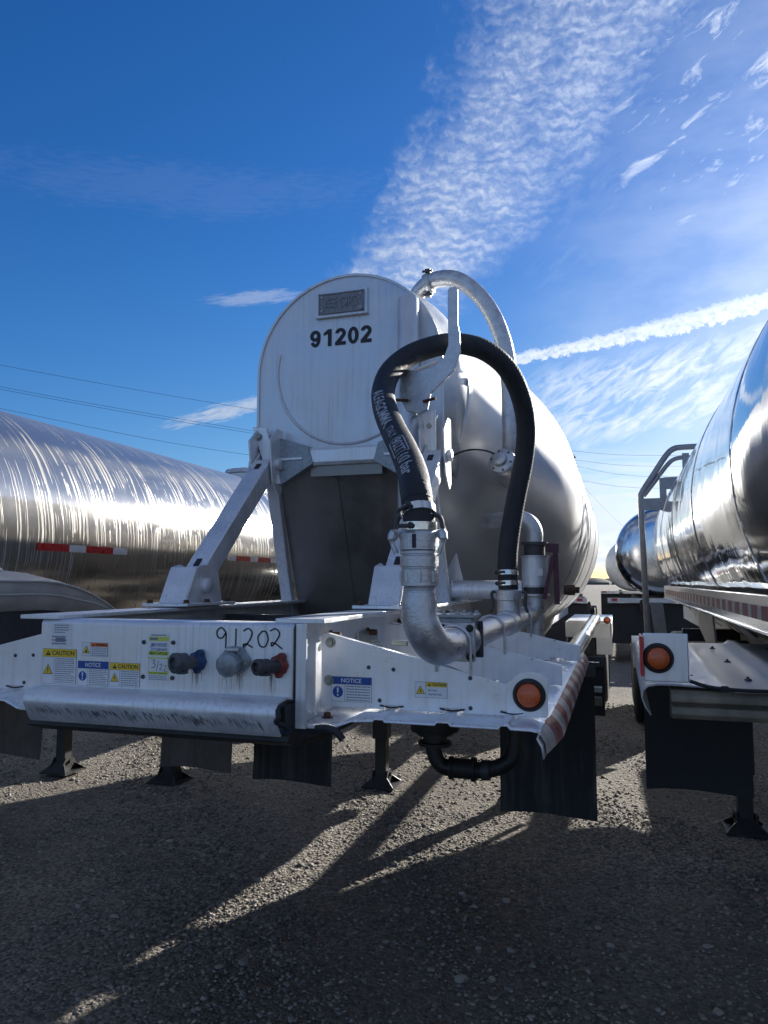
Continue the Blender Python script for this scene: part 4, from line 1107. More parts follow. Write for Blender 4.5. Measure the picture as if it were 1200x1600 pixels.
fs = [(i * 26 + q, i * 26 + (q + 1) % 26, (i + 1) * 26 + (q + 1) % 26, (i + 1) * 26 + q) for i in range(len(hel) - 1) for q in range(26)]
wr.add(vs, fs); wr.build('ribbed_cover', 'rubber', hose)
# lettering along the hose, read from above going down towards the front coupling
def hose_text(txt, s0, hgt, phi=0.0, bold=0.0, box=False):
    """s0 is measured back along the hose from its front end; text runs towards that end"""
    vs, fs = text_geo(txt, hgt / 0.72, bold)
    bm = bmesh.new(); bv = [bm.verts.new(v) for v in vs]
    for f in fs:
        try: bm.faces.new([bv[i] for i in f])
        except ValueError: pass
    wmax = max(v.x for v in vs)
    if box:
        m_ = hgt * 0.28; t_ = hgt * 0.12
        for x0, y0, x1, y1 in ((-m_, -m_, wmax + m_, -m_ + t_), (-m_, hgt + m_ - t_, wmax + m_, hgt + m_), (-m_, -m_, -m_ + t_, hgt + m_), (wmax + m_ - t_, -m_, wmax + m_, hgt + m_)):
            q = [bm.verts.new((a, b, 0)) for a, b in ((x0, y0), (x1, y0), (x1, y1), (x0, y1))]; bm.faces.new(q)
    bmesh.ops.triangulate(bm, faces=bm.faces[:])
    for _ in range(2):
        ed = [e for e in bm.edges if e.calc_length() > 0.012]
        if ed: bmesh.ops.subdivide_edges(bm, edges=ed, cuts=1); bmesh.ops.triangulate(bm, faces=bm.faces[:])
    out = []
    for v in bm.verts:
        p, t = hose_at(s0 - v.co.x); a = (ref - t * ref.dot(t)).normalized(); b = t.cross(a)
        an = phi + (v.co.y - hgt / 2) / HR
        out.append(p + (a * math.cos(an) + b * math.sin(an)) * (HR + 0.0030))
    idx = {v: i for i, v in enumerate(bm.verts)}
    mb = MB(); mb.add(out, [tuple(idx[v] for v in f.verts) for f in bm.faces]); bm.free()
    return mb.build('hose_lettering', 'hoseink', hose, smooth=0), wmax
s_at = 1.02
_, w_ = hose_text('ALFAGOMMA.', s_at, 0.043, -0.42, 0.0012); s_at -= w_ + 0.025
_, w_ = hose_text('ITALY', s_at, 0.029, -0.42); s_at -= w_ + 0.032
_, w_ = hose_text('902T', s_at, 0.038, -0.42, 0.0008, True); s_at -= w_ + 0.032
_, w_ = hose_text('10 bar', s_at, 0.042, -0.42, 0.001)
for i, (s0, m_) in enumerate(((0.045, 'chrome_band'), (0.090, 'chrome_band'), (L - 0.05, 'chrome_band'), (L - 0.10, 'chrome_band'))):
    p, t = hose_at(s0); cl = MB().lathe(p - t * 0.012, t, [(0, HR + 0.001), (0.001, HR + 0.005), (0.024, HR + 0.005), (0.025, HR + 0.001)], 32).build('hose_clamp', m_, hose)
    a = (V((-0.6, -1, 0)) - t * V((-0.6, -1, 0)).dot(t)).normalized(); b = t.cross(a)
    mb = MB(); q = p + a * (HR + 0.010) ; mb.tube([q - b * 0.025, q + b * 0.025], 0.006, 8); mb.bolt(q + b * 0.02, b, 0.007, 0.006); mb.build('clamp_screw', 'darkmetal', cl)

# vertical post on the nose and hose hanger
pst = MB().lathe((-1.085, 3.905, 2.25), (0, 0, 1), [(0, 0.060), (1.18, 0.060), (1.19, 0.055)], 36).build('hanger_post', 'nose', t1)
hook = [(-0.90, 3.1, 2.80), (-0.905, 3.1, 2.66), (-0.87, 3.1, 2.60), (-0.82, 3.1, 2.585), (-0.775, 3.1, 2.60), (-0.76, 3.1, 2.67), (-0.655, 3.1, 2.765), (-0.625, 3.1, 2.85), (-0.628, 3.1, 2.93), (-0.636, 3.1, 2.975),
        (-0.636, 3.1, 3.13), (-0.644, 3.1, 3.142), (-0.672, 3.1, 3.142), (-0.680, 3.1, 3.13), (-0.680, 3.1, 2.88), (-0.70, 3.1, 2.83), (-0.75, 3.1, 2.79), (-0.82, 3.1, 2.775)]
hk = MB().prism(hook, (0, 0.016, 0)).build('hose_hanger', 'cast', t1, 'grey steel hook carrying the hose', bevel=0.003)
mb = MB(); mb.bar((-0.86, 3.11, 2.68), (-1.04, 3.88, 2.80), 0.03, 0.10); mb.build('arm', 'cast', hk, bevel=0.003)
mb = MB(); mb.bar((-0.84, 3.13, 2.79), (-0.68, 3.22, 2.868), 0.05, 0.010); mb.build('cradle', 'cast', hk)
mb = MB(); mb.tube([(-0.86, 3.09, 2.645), (-0.93, 3.03, 2.638), (-0.95, 3.02, 2.62)], 0.007, 8); mb.tube([(-0.79, 3.09, 2.635), (-0.73, 3.07, 2.64)], 0.007, 8); mb.build('tie_pin', 'rust', hk)
mb = MB(); mb.prism([(-1.03, 3.90, 2.76), (-0.93, 3.90, 2.79), (-0.925, 3.90, 2.50), (-1.0, 3.90, 2.46)], (0, 0.012, 0)); mb.build('post_gusset', 'alu', t1, bevel=0.002)

# the big return pipe arching over the nose
big = [(-1.20, 4.42, 3.45), (-1.18, 4.40, 3.62), (-1.10, 4.36, 3.695), (-1.0, 4.33, 3.715), (-0.88, 4.31, 3.685), (-0.76, 4.3, 3.58), (-0.665, 4.3, 3.43), (-0.60, 4.3, 3.23), (-0.575, 4.3, 3.0), (-0.575, 4.3, 2.72), (-0.585, 4.35, 2.58), (-0.62, 4.5, 2.50), (-0.66, 4.8, 2.48)]
bpipe = MB().tube(catmull(big, 7), 0.050, 24).build('return_pipe', 'cast', t1)
mb = MB(); ax = V((1, -0.15, 0.25)).normalized(); mb.lathe(V((-1.075, 4.35, 3.70)) - ax * 0.02, ax, [(0, 0.052), (0.001, 0.062), (0.012, 0.066), (0.028, 0.066), (0.039, 0.062), (0.04, 0.052)], 28)
gc = mb.build('grooved_clamp', 'cast', bpipe)
mb = MB()
for sgn in (1, -1):
    q = V((-1.075, 4.34, 3.70 + sgn * 0.076)); mb.box(q.x - 0.016, q.x + 0.016, q.y - 0.02, q.y + 0.01, q.z - 0.012, q.z + 0.012)
    mb.tube([q + V((-0.035, -0.01, 0)), q + V((0.03, -0.01, 0))], 0.008, 8)
split_build(mb, 'clamp_bolt', 'darkmetal', gc)
# relief valve on the pipe
vc = V((-0.615, 4.22, 2.535)); ax = V((-0.25, -1, 0.28)).normalized()
rv = MB().lathe(vc + ax * -0.09, ax, [(0, 0.03), (0.045, 0.036), (0.06, 0.075), (0.075, 0.080), (0.095, 0.080), (0.105, 0.072), (0.112, 0.042), (0.135, 0.038), (0.14, 0.03)], 28).build('relief_valve', 'cast', t1)
b1 = MB(); a_ = ax.orthogonal().normalized(); b_ = ax.cross(a_)
for k in range(6): b1.bolt(vc + ax * 0.008 + (a_ * math.cos(k * 1.047) + b_ * math.sin(k * 1.047)) * 0.062, ax, 0.008, 0.008)
split_build(b1, 'bolt', 'darkmetal', rv)
mb = MB(); mb.tube(catmull([(-0.955, 4.0, 2.48), (-0.93, 4.02, 2.50), (-0.86, 4.08, 2.565), (-0.78, 4.12, 2.595), (-0.70, 4.14, 2.59), (-0.645, 4.15, 2.57)], 6), 0.005, 8); mb.build('air_tube', 'rubber', t1)
# butterfly valve stack behind the hose
VX, VYY = -0.455, 4.36
mb = MB(); mb.tube([(PX, 4.24, PZ), (PX + 0.02, 4.32, PZ), (VX, VYY, PZ + 0.05), (VX, VYY, 1.76)], 0.056, 24); mb.tube([(VX, VYY, 1.66), (VX, VYY, 1.50)], 0.05, 24); mb.build('riser_pipe', 'cast', t1)
for z in (1.765, 1.815, 1.985): MB().lathe((VX, VYY, z), (0, 0, 1), [(0, 0.082), (0.012, 0.082)], 28).build('flange', 'cast', t1)
MB().lathe((VX, VYY, 1.777), (0, 0, 1), [(0, 0.066), (0.038, 0.066)], 20).build('butterfly_valve', 'darkmetal', t1)
vcan = MB().lathe((VX, VYY, 1.827), (0, 0, 1), [(0, 0.074), (0.158, 0.074)], 28).build('filter_can', 'alu', t1)
MB().box(VX + 0.012, VX + 0.052, VYY - 0.078, VYY - 0.066, 1.88, 1.92).build('small_label', 'paper', vcan)
MB().lathe((VX, VYY, 1.997), (0, 0, 1), [(0, 0.06), (0.06, 0.06), (0.062, 0.078), (0.078, 0.078)], 24).build('check_valve', 'darkmetal', t1)
mb = MB(); mb.tube(catmull([(VX, VYY, 2.06), (VX - 0.0, VYY, 2.14), (VX - 0.04, VYY, 2.20), (VX - 0.12, VYY + 0.02, 2.215), (VX - 0.3, VYY + 0.1, 2.21)], 5), 0.048, 22); mb.build('riser_elbow', 'cast', t1)
mb = MB()
mb.bar((VX + 0.07, VYY - 0.08, 2.04), (VX + 0.145, VYY - 0.08, 2.035), 0.03, 0.05); mb.bar((VX + 0.125, VYY - 0.09, 2.05), (VX + 0.13, VYY - 0.09, 1.72), 0.012, 0.03)
mb.bar((VX + 0.115, VYY - 0.10, 1.99), (VX + 0.06, VYY - 0.10, 1.75), 0.010, 0.024)
mb.build('valve_handle', 'maroon', t1, 'pair of maroon valve handles')
mb = MB(); mb.lathe((-0.29, 4.30, 1.80), (1, 0.1, 0), [(0, 0.025), (0.03, 0.03), (0.06, 0.03), (0.062, 0.018), (0.085, 0.018)], 10); mb.build('pressure_fitting', 'rust', t1)
# cross pipe
mb = MB(); mb.tube([(-1.25, 4.36, 1.80), (-0.62, 4.36, 1.80), (VX - 0.07, VYY, 1.80)], 0.054, 24); mb.build('cross_pipe', 'alu', t1)
mb = MB(); mb.tube(arc((-0.94, 4.36, 1.80), 0.060, -20, 200, (0, -1, 0), (0, 0, 1), 14), 0.006, 8); mb.build('u_bolt', 'cast', t1)
mb = MB(); mb.prism([(-1.06, 4.42, 1.73), (-0.86, 4.42, 1.73), (-0.93, 4.42, 2.02), (-0.98, 4.42, 1.93)], (0, 0.01, 0)); mb.build('pipe_bracket', 'alu', t1)
# small fittings beside the elbow
mb = MB(); mb.box(-0.968, -0.958, 2.72, 2.96, 1.50, 1.65); mb.bar((-0.94, 2.70, 1.53), (-0.94, 2.70, 1.64), 0.045, 0.02); mb.tube([(-0.90, 2.62, 1.60), (-0.90, 2.78, 1.60)], 0.02, 12)
mb.bar((-0.82, 2.66, 1.48), (-0.82, 2.66, 1.63), 0.09, 0.02); mb.bar((-0.80, 2.64, 1.625), (-0.74, 2.64, 1.622), 0.02, 0.018); mb.build('air_fitting', 'zinc', t1, bevel=0.002)
# long hose tube carried along the side
mb = MB(); mb.tube([(-0.37, 5.0, 1.25), (-0.33, 11.2, 1.30)], 0.075, 24); ht = mb.build('hose_tube', 'tank_far', t1)
MB().lathe((-0.33, 11.1, 1.30), (0, 1, 0), [(0, 0.075), (0.001, 0.082), (0.05, 0.082), (0.051, 0.07), (0.09, 0.05)], 20).build('tube_cap', 'darkmetal', ht)
# discharge line under the frame
ud = MB().tube(catmull([(-0.90, 3.75, 1.30), (-0.905, 3.72, 1.10), (-0.90, 3.7, 1.0), (-0.86, 3.7, 0.935), (-0.77, 3.7, 0.925), (-0.64, 3.7, 0.93), (-0.54, 3.7, 0.97), (-0.50, 3.72, 1.06), (-0.50, 3.75, 1.3)], 6), 0.039, 22).build('discharge_pipe', 'blacksteel', t1)
mb = MB(); mb.lathe((-0.82, 3.7, 0.928), (1, 0, 0), [(0, 0.056), (0.016, 0.056), (0.017, 0.048), (0.11, 0.048), (0.111, 0.058), (0.13, 0.058)], 20); mb.build('sleeve_coupling', 'blacksteel', ud)
mb = MB(); mb.lathe((-0.90, 3.72, 1.03), (0, 0, 1), [(0, 0.085), (0.016, 0.085), (0.017, 0.06), (0.05, 0.06), (0.051, 0.09), (0.067, 0.09), (0.07, 0.12), (0.15, 0.13), (0.24, 0.12)], 24); mb.build('tank_valve', 'blacksteel', ud)
mb = MB(); mb.lathe((-0.66, 3.7, 0.928), (1, 0, 0.03), [(0, 0.048), (0.04, 0.048)], 22); mb.build('clamp_ring', 'darkmetal', ud)

# landing gear
for x in (-2.10, -0.84): landing_leg(t1, x, 6.62, 1.32, 0.30)
mb = MB(); mb.box(-2.05, -0.9, 6.6, 6.66, 1.10, 1.16); mb.bar((-2.02, 6.62, 0.7), (-1.5, 7.1, 1.3), 0.05, 0.05); mb.build('brace', 'blacksteel', t1)
mb = MB()
for x in (-1.97, -0.975): mb.box(x - 0.05, x + 0.05, 7.0, 14.8, 1.22, 1.38)
split_build(mb, 'sub_frame', 'alu', t1, bevel=0.004)
# running gear and rear fender box
for y in (12.1, 13.35):
    for x in (-2.60, -2.28, -0.66, -0.31): tyre_wheel(t1, x, y)
    MB().tube([(-2.7, y, 0.5), (-0.25, y, 0.5)], 0.07, 16).build('axle', 'blacksteel', t1)
mb = MB(); mb.box(-0.76, -0.10, 11.45, 11.5, 1.02, 1.235); mb.box(-0.76, -0.10, 11.45, 14.0, 1.235, 1.25); mb.box(-0.125, -0.10, 11.45, 14.0, 1.0, 1.235); mb.box(-0.72, -0.13, 11.39, 11.44, 1.24, 1.27)
rf = mb.build('rear_fender', 'shell', t1, bevel=0.006)
MB().box(-0.32, -0.10, 11.43, 11.447, 0.78, 1.03).build('fender_skirt', 'shell', rf)
MB().box(-0.70, -0.34, 11.43, 11.447, 0.78, 1.02).build('splash_flap', 'flap', rf)
marker_light(rf, (-0.16, 11.38, 1.28), 0.04)
MB().box(-2.84, -2.18, 11.45, 14.0, 1.2, 1.23).build('rear_fender', 'shell', t1)

# ================================================================ polished trailer on the right
RCX = 1.42
t2 = thing('tank_trailer', (RCX, 6.0, 0), 'mirror polished tank trailer on the right with steps at its far end', 'tank trailer')
pr = interp_prof([(1.60, 0.3), (1.64, 0.7), (1.75, 0.94), (1.9, 1.0)]) + [(3.2, 1.0), (5.0, 1.0), (6.9, 1.0), (8.8, 1.0)] + interp_prof([(9.3, 0.995), (9.7, 0.94), (10.0, 0.78), (10.1, 0.5), (10.12, 0.2)])
tk2 = tank_shell(t2, 'tank', 'tank_chrome', RCX, 2.30, pr, 128)
weld_rings(tk2, RCX, 2.30, 1.0, [3.05, 4.6, 6.2, 7.7, 9.1], 'tank_chrome', 0.045, 0.004)
# side rail with tape
mb = MB(); mb.box(0.497, 0.53, 2.0, 8.9, 1.672, 1.80); mb.box(0.49, 0.55, 2.0, 8.9, 1.660, 1.672); sr = mb.build('side_rail', 'tank_far', t2, bevel=0.003)
striped_tape(sr, [(0.493, 2.0, 1.735), (0.493, 8.6, 1.735)], 20, (0, 0, 1), 0.052, (-0.002, 0, 0), 0.13)
# belly sheets and bolster under the tank
mb = MB()
mb.prism([(0.55, 3.9, 1.66), (0.95, 3.6, 1.50), (0.95, 5.2, 1.50), (0.55, 6.4, 1.66)], (0, 0, 0.01)); mb.prism([(0.55, 4.1, 1.655), (0.55, 4.9, 1.655), (0.72, 4.3, 1.50), (0.72, 4.15, 1.50)], (0.01, 0, 0))
mb.prism([(0.56, 5.1, 1.655), (0.56, 6.6, 1.655), (0.62, 5.6, 1.30), (0.60, 5.3, 1.42)], (0.012, 0, 0)); split_build(mb, 'bolster_sheet', 'dusty', t2)
mb = MB(); mb.prism([(0.60, 3.2, 1.65), (0.60, 5.1, 1.65), (0.85, 4.6, 1.48), (0.85, 3.2, 1.48)], (0.012, 0, 0)); mb.build('belly_sheet', 'dusty', t2)
mb = MB(); mb.box(0.93, 1.03, 2.6, 12, 1.30, 1.50); mb.box(1.8, 1.9, 2.6, 12, 1.30, 1.50); split_build(mb, 'frame_rail', 'dusty', t2)
mb = MB(); mb.box(0.55, 2.3, 4.9, 5.0, 1.36, 1.46); mb.box(0.5, 2.3, 6.6, 6.7, 1.36, 1.46); split_build(mb, 'cross_member', 'blacksteel', t2)
# deck, curved at its outer edge
def deck2():
    sec = [(0.090, 1.415), (0.074, 1.44), (0.064, 1.47), (0.068, 1.495), (0.085, 1.510), (0.115, 1.516), (0.16, 1.517), (0.285, 1.512), (0.30, 1.515), (0.33, 1.515), (0.345, 1.502), (0.52, 1.504), (0.535, 1.519), (0.56, 1.519), (0.575, 1.505), (0.95, 1.505)]
    ys = [2.60, 2.63, 3.0, 3.4, 3.8, 4.05, 4.2, 4.3]
    def dz(y): return 0.035 * max(0, (y - 2.63)) / 1.6 - 0.02 * max(0, (y - 4.05) / 0.25) ** 2
    n = len(sec); vs = [(x, y, z + dz(y)) for y in ys for x, z in sec]
    fs = [(j * n + i, j * n + i + 1, (j + 1) * n + i + 1, (j + 1) * n + i) for j in range(len(ys) - 1) for i in range(n - 1)]
    d = MB().add(vs, fs).build('deck', 'deckgrey', t2, smooth=45); so_ = d.modifiers.new('thick', 'SOLIDIFY'); so_.thickness = 0.004; so_.offset = -1
    b1 = MB()
    for x in (0.24, 0.42, 0.66):
        for y in (2.85, 3.35, 3.85): b1.lathe((x, y, 1.505 + dz(y)), (0, 0, 1), [(0, 0.014), (0.003, 0.012), (0.006, 0.005), (0.012, 0.004)], 8)
    split_build(b1, 'rivet', 'darkmetal', d)
    return d
dk = deck2()
mb = MB(); mb.box(0.073, 0.21, 2.575, 2.583, 1.527, 1.682); lb = mb.build('light_bracket', 'alu_white', t2, bevel=0.004)
marker_light(lb, (0.118, 2.574, 1.603), 0.037)
MB().box(0.064, 0.072, 2.55, 2.7, 1.545, 1.672).build('side_reflector', 'red', t2)
mb = MB(); mb.tube(catmull([(0.21, 2.56, 1.535), (0.27, 2.56, 1.518), (0.36, 2.56, 1.512), (0.5, 2.56, 1.513), (0.8, 2.56, 1.513)], 5), 0.006, 8); mb.box(0.30, 0.32, 2.552, 2.568, 1.505, 1.523); mb.build('light_cable', 'rubber', t2)
# weathered front beam below the deck
mb = MB(); pb = [(2.66, 1.50), (2.62, 1.498), (2.60, 1.48), (2.60, 1.462), (2.63, 1.452), (2.60, 1.445), (2.595, 1.425), (2.61, 1.408), (2.65, 1.402), (2.70, 1.405), (2.70, 1.50)]
mb.prism([(0.155, y, z) for y, z in pb], (0.8, 0, 0)); mb.build('front_beam', 'weathered', t2, bevel=0.004)
mud_flap(t2, 0.115, 0.625, 4.24, 0.77, 1.50, 'rubber')
landing_leg(t2, 0.86, 6.25, 1.4, 0.30); landing_leg(t2, 1.98, 6.25, 1.4, 0.30)
mb = MB(); mb.bar((0.82, 5.0, 1.35), (0.80, 6.2, 0.75), 0.07, 0.10); mb.build('brace', 'blacksteel', t2)
# steps and hand rails at the far end
LY = 8.55
mb = MB(); mb.tube(catmull([(0.30, LY, 0.95), (0.29, LY, 1.6), (0.272, LY, 2.45), (0.270, LY, 2.74), (0.285, LY, 2.82), (0.40, LY, 3.0), (0.54, LY, 3.21), (0.62, LY, 3.285), (0.72, LY, 3.30), (0.95, LY, 3.30)], 6), 0.032, 12)
mb.tube(catmull([(0.30, LY, 2.78), (0.43, LY, 2.95), (0.56, LY, 3.12), (0.65, LY, 3.18), (0.80, LY, 3.185), (0.95, LY, 3.18)], 6), 0.024, 12)
ld = mb.build('ladder', 'ladder', t2)
for x0, z0, z1 in ((0.27, 2.73, 2.97), (0.51, 2.955, 3.23)):
    mb = MB(); mb.box(x0, x0 + 0.25, LY - 0.02, LY + 0.30, z0 - 0.012, z0); mb.box(x0, x0 + 0.26, LY - 0.03, LY - 0.01, z0 - 0.11, z0 + 0.02); mb.build('step_tread', 'ladder', ld)
    mb = MB(); mb.box(x0 + 0.195, x0 + 0.265, LY - 0.035, LY - 0.012, z0 - 0.02, z1); mb.build('step_side', 'ladder', ld)
mb = MB(); mb.prism([(0.33, LY + 0.02, 1.62), (0.46, LY + 0.02, 1.62), (0.52, LY + 0.02, 1.0), (0.40, LY + 0.02, 1.0)], (0, 0.03, 0)); mb.build('end_post', 'ladder', t2)
mb = MB(); mb.tube([(0.48, 7.4, 1.30), (0.95, 7.6, 1.30)], 0.09, 18); mb.lathe((0.60, 7.45, 1.30), (1, 0.4, 0), [(0, 0.10), (0.02, 0.10)], 18); mb.build('vapour_pipe', 'shell', t2)
MB().box(0.48, 0.70, 7.5, 7.6, 0.95, 1.2).build('cabinet', 'shell', t2)
for y in (10.6, 11.9):
    for x in (0.30, 0.63, 2.2, 2.53): tyre_wheel(t2, x, y)
    MB().tube([(0.25, y, 0.5), (2.6, y, 0.5)], 0.07, 16).build('axle', 'blacksteel', t2)
mb = MB(); f0 = arc((0.30, 10.6, 0.5), 0.62, 25, 155, (0, 1, 0), (0, 0, 1), 12); f1 = [p + V((0.5, 0, 0)) for p in f0]; vs = [p + V((-0.14, 0, 0)) for p in f0] + f1
mb.add(vs, [(i, i + 1, 13 + i + 1, 13 + i) for i in range(12)]); fdr = mb.build('rear_fender', 'shell', t2); so_ = fdr.modifiers.new('thick', 'SOLIDIFY'); so_.thickness = 0.02

# ================================================================ brushed, stained trailer on the left
LCX = -4.65
t3 = thing('tank_trailer', (LCX, 6.0, 0), 'brushed tank trailer on the left streaked with dried drips and red and white tape', 'tank trailer')
pr = interp_prof([(0.6, 0.2), (0.62, 0.6), (0.75, 0.92), (0.95, 1.01), (1.2, 1.02)]) + [(4, 1.02), (8, 1.02), (11.6, 1.02)] + interp_prof([(12.2, 1.01), (12.6, 0.92), (12.8, 0.6), (12.85, 0.2)])
tk3 = tank_shell(t3, 'tank', 'tank_stain', LCX, 2.14, pr, 128)
def tape3(y0, y1, first):
    mb = MB(); y = y0; k = first
    while y < y1 - 1e-3:
        e = min(y + (0.30 if k % 2 == 0 else 0.17), y1); zz_ = (2.052, 2.102); P = []
        for yy in (y, e):
            for q in range(5):
                z = zz_[0] + (zz_[1] - zz_[0]) * q / 4; P.append((LCX + math.sqrt(1.0235 ** 2 - (z - 2.14) ** 2), yy, z))
        mb.add(P, [(q, 5 + q, 6 + q, q + 1) for q in range(4)], k % 2); y = e; k += 1
    return mb.build('reflective_tape', ['red', 'white'], tk3, smooth=40)
tape3(3.95, 4.89, 0); tape3(6.45, 7.92, 1)
# manhole and top rail
mb = MB(); mb.lathe((LCX + 0.1, 8.6, 3.10), (0, 0, 1), [(0, 0.28), (0.12, 0.28), (0.13, 0.32), (0.18, 0.30), (0.22, 0.1)], 24); mb.box(LCX - 0.5, LCX + 0.55, 8.0, 9.4, 3.10, 3.14); mb.build('manhole', 'cast', t3)
# rounded front fender over the tractor wheels
def fender3():
    mb = MB(); prof = []
    for i in range(15):
        t = i / 14; y = 2.2 + 2.05 * t; z = 1.905 - 0.22 * max(0, (t - 0.62) / 0.38) ** 2.1; prof.append((y, z))
    nx = 7; vs = []
    for y, z in prof:
        for j in range(nx):
            u = j / (nx - 1); x = -3.95 + 0.75 * u; vs.append((x, y, z - 0.05 * max(0, (u - 0.6) / 0.4) ** 2 + (0.008 if j in (2, 4) else 0)))
    for y, z in prof: vs.append((-3.185, y, z - 0.22 + 0.14 * max(0, (y - 3.8) / 0.45)))
    fs = [(i * nx + j, i * nx + j + 1, (i + 1) * nx + j + 1, (i + 1) * nx + j) for i in range(14) for j in range(nx - 1)]
    o = 15 * nx; fs += [(i * nx + nx - 1, o + i, o + i + 1, (i + 1) * nx + nx - 1) for i in range(14)]
    f = MB().add(vs, fs).build('fender', 'dusty', t3, smooth=50); so_ = f.modifiers.new('thick', 'SOLIDIFY'); so_.thickness = 0.006; so_.offset = -1
    b1 = MB(); b1.tube([(-3.195, y, z - 0.055) for y, z in prof], 0.008, 8); b1.tube([(-3.187, y, z - 0.13 + 0.06 * max(0, (y - 3.8) / 0.45)) for y, z in prof], 0.006, 8); b1.build('pressed_bead', 'dusty', f)
fender3()
mb = MB(); mb.tube(catmull([(-3.45, 2.6, 1.96), (-3.45, 3.2, 1.96), (-3.45, 3.42, 1.93), (-3.45, 3.5, 1.86)], 5), 0.022, 12); mb.build('grab_pipe', 'cast', t3)
MB().box(-3.95, -3.2, 2.6, 4.15, 1.50, 1.69).build('fender_support', 'darkmetal', t3)
mb = MB(); mb.box(-5.15, -5.05, 1.0, 12, 1.12, 1.32); mb.box(-4.25, -4.15, 1.0, 12, 1.12, 1.32); split_build(mb, 'frame_rail', 'dusty', t3)
mb = MB(); mb.prism([(-3.9, 3.5, 1.15), (-4.2, 3.5, 1.12), (-4.2, 3.5, 1.5), (-3.9, 3.5, 1.5)], (0, 0.1, 0)); mb.build('bracket', 'dusty', t3)
mud_flap(t3, -3.98, -3.40, 3.82, 0.77, 1.45, 'dustyrubber', 'dusty brown mud flap')
for x in (-5.22, -4.02): landing_leg(t3, x, 6.15, 1.2, 0.30)
for y in (10.2, 11.45):
    for x in (-5.78, -5.45, -3.86, -3.53): tyre_wheel(t3, x, y)
    MB().tube([(-5.8, y, 0.5), (-3.5, y, 0.5)], 0.07, 16).build('axle', 'blacksteel', t3)

# ================================================================ the row behind
def far_trailer(x, y, label, cz=2.52, r=1.05, ln=10.5, m='tank_far', low=0.0):
    t = thing('tank_trailer', (x, y + ln / 2, 0), label, 'tank trailer', 'tank trailers in the row behind')
    p = interp_prof([(y, 0.35), (y + 0.05, 0.75), (y + 0.2, 0.98), (y + 0.38, r)]) + [(y + 2.5, r), (y + ln - 1, r)] + interp_prof([(y + ln - 0.5, r), (y + ln - 0.1, r * 0.8), (y + ln, 0.3)])
    tk = tank_shell(t, 'tank', m, x, cz, p, 80)
    mb = MB(); mb.box(x - 0.55, x - 0.42, y - 0.1, y + ln, 1.15, 1.42); mb.box(x + 0.42, x + 0.55, y - 0.1, y + ln, 1.15, 1.42); split_build(mb, 'frame_rail', 'blacksteel', t)
    mb = MB(); mb.box(x - 1.25, x + 1.25, y - 0.1, y + 0.1, 1.36, 1.46); mb.build('front_beam', 'shell', t)
    mb = MB(); mb.box(x - 1.25, x + 1.25, y + 0.12, y + 1.9, 0.42, 1.34); mb.build('under_deck_shade_block', 'blacksteel', t)  # black block stands in for the dark chassis and shade under the deck
    for xx in (x - 0.6, x + 0.6): landing_leg(t, xx, y + 2.6, 1.2, 0.3)
    for yy in (y + ln - 2.2, y + ln - 0.9):
        for xx in (x - 1.08, x - 0.75, x + 0.75, x + 1.08): tyre_wheel(t, xx, yy)
    mb = MB()
    for xx in (-1.1, 1.1): mb.box(x + xx - 0.06, x + xx + 0.06, y - 0.13, y - 0.11, 1.40, 1.455)
    split_build(mb, 'clearance_reflector', 'red', t)
    return t
far_trailer(1.02, 18.0, 'tank trailer in the row behind whose end shows blue beside the steps')
far_trailer(-2.3, 24.0, 'white capped tank trailer far behind in the gap between the nearer tanks', 2.4, 1.0, 9, 'shell')
far_trailer(-1.93, 17.6, 'tank trailer in the row behind, hidden but for its corner by the numbered tank')
far_trailer(4.6, 19.0, 'tank trailer in the row behind, hidden mostly by the polished tank', 2.5, 1.05)
far_trailer(4.45, 1.6, 'unseen tank trailer beyond the polished one, added to block the low sun', 2.35, 1.05, 15)  # out of view, next in the row; added and lengthened to shade the yard
far_trailer(-8.3, 4.5, 'outermost tank trailer beyond the drip stained tank on the left', 2.05, 0.98, 11)
for k, (x, y) in enumerate(((0.6, 31.0), (-3.4, 36.0))):
    far_trailer(x, y, ['farthest tank trailer seen in the gap, right one of two', 'farthest tank trailer seen in the gap, left one of two'][k], 2.5, 1.05, 9, 'shell')

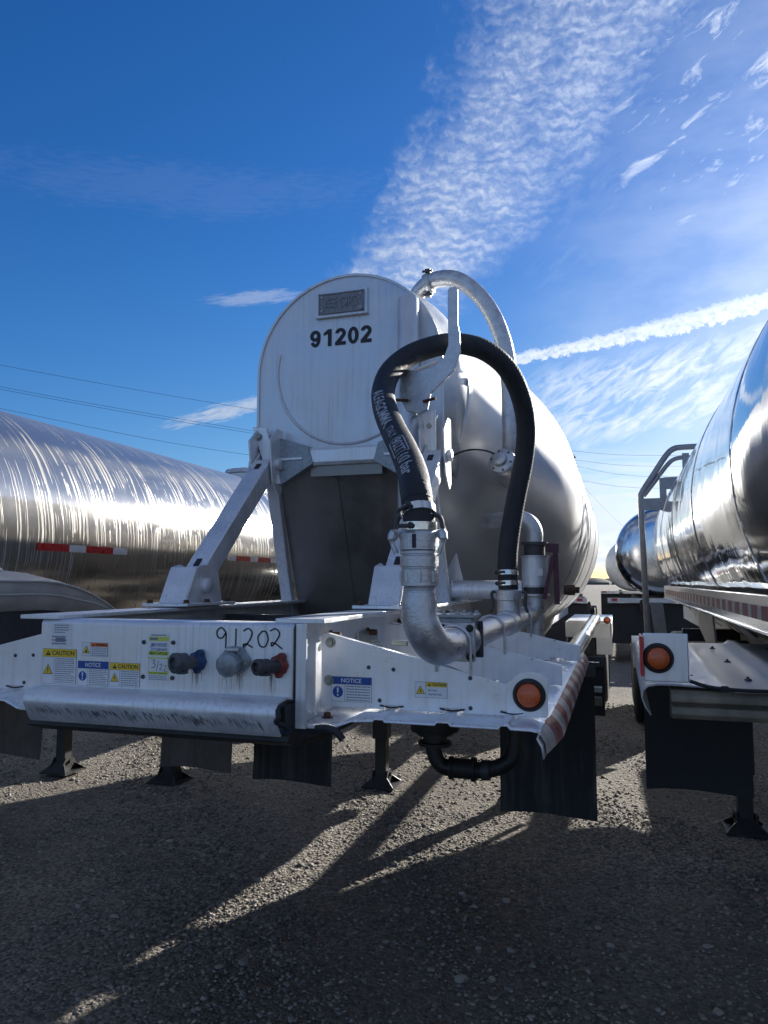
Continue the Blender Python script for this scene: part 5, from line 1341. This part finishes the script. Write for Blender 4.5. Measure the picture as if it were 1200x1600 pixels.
# ================================================================ power lines
def pole(x, y, h, label):
    t = thing('utility_pole', (x, y, 0), label, 'utility pole', 'utility poles beyond the yard')
    MB().lathe((x, y, 0), (0, 0, 1), [(0, 0.16), (h, 0.10), (h + 0.02, 0.05)], 12).build('mast', 'wood', t)
    MB().box(x - 1.3, x + 1.3, y - 0.06, y + 0.06, h - 0.75, h - 0.62).build('cross_arm', 'wood', t)
    mb = MB()
    for xx in (-1.2, -0.45, 0.45, 1.2): mb.lathe((x + xx, y, h - 0.62), (0, 0, 1), [(0, 0.03), (0.1, 0.05), (0.15, 0.05), (0.18, 0.03)], 10)
    split_build(mb, 'insulator', 'shell', t)
pole(-4.1, 58.0, 12.0, 'wooden utility pole behind the middle trailer, carrying the power lines')
pole(-41.0, 15.8, 15.0, 'wooden utility pole to the left, beyond the stained tank')
pole(26, 66.0, 12.0, 'wooden utility pole to the right, beyond the polished tank')
def span(zs):
    out = []
    for k, z in zip((0.34, 0.45, 0.547, 0.65, 0.75, 0.87, 1.0), zs): out.append((-60 + 55.9 * k, -6 + 64 * k, z))
    return out
wires = [
    (span((14.4, 13.4, 12.72, 12.27, 12.0, 11.9, 12.0)) + [(4.2, 60, 11.43), (26, 66, 12.0)], 'topmost power line above the left tank'),
    (span((13.6, 12.4, 11.61, 11.03, 10.68, 10.7, 11.3)) + [(4.0, 60, 10.6), (26, 66, 11.3)], 'second power line from the top above the left tank'),
    (span((13.4, 12.25, 11.48, 10.88, 10.52, 10.45, 10.9)) + [(4.0, 60, 9.8), (26, 66, 11.0)], 'third power line, just under the second'),
    (span((12.6, 11.3, 10.5, 9.58, 9.2, 9.2, 9.8)) + [(4.0, 60, 8.9), (26, 66, 10)], 'lowest power line, meeting the top of the left tank'),
    ([(-4.1, 58, 11.2), (0.5, 90, 8.5), (4.6, 130, 8.8)], 'slanting cable running down from the pole between the tanks')]
for p, lb_ in wires:
    o = MB().tube(catmull(p, 6), 0.009, 6).build('power_line', 'wire', None); tag(o, lb_, 'power line', 'power lines over the yard')

# faint distant ground cover so the yard does not end in a bare line
mb = MB(); rs = random.Random(11)
for k in range(60):
    x = -420 + k * 14 + rs.uniform(-3, 3); y = 420 + rs.uniform(-30, 30); mb.lathe((x, y, -1), (0, 0, 1), [(0, 12), (2.2, 11), (rs.uniform(3, 4.2), 6), (4.6, 1)], 9)
M['woods'] = mat('distant_wood', (0.10, 0.105, 0.09), 0, 0.95, 0.4, 0.3)
o = mb.build('treeline', 'woods', None); tag(o, 'dark low line of distant trees on the horizon', 'trees', kind='stuff')
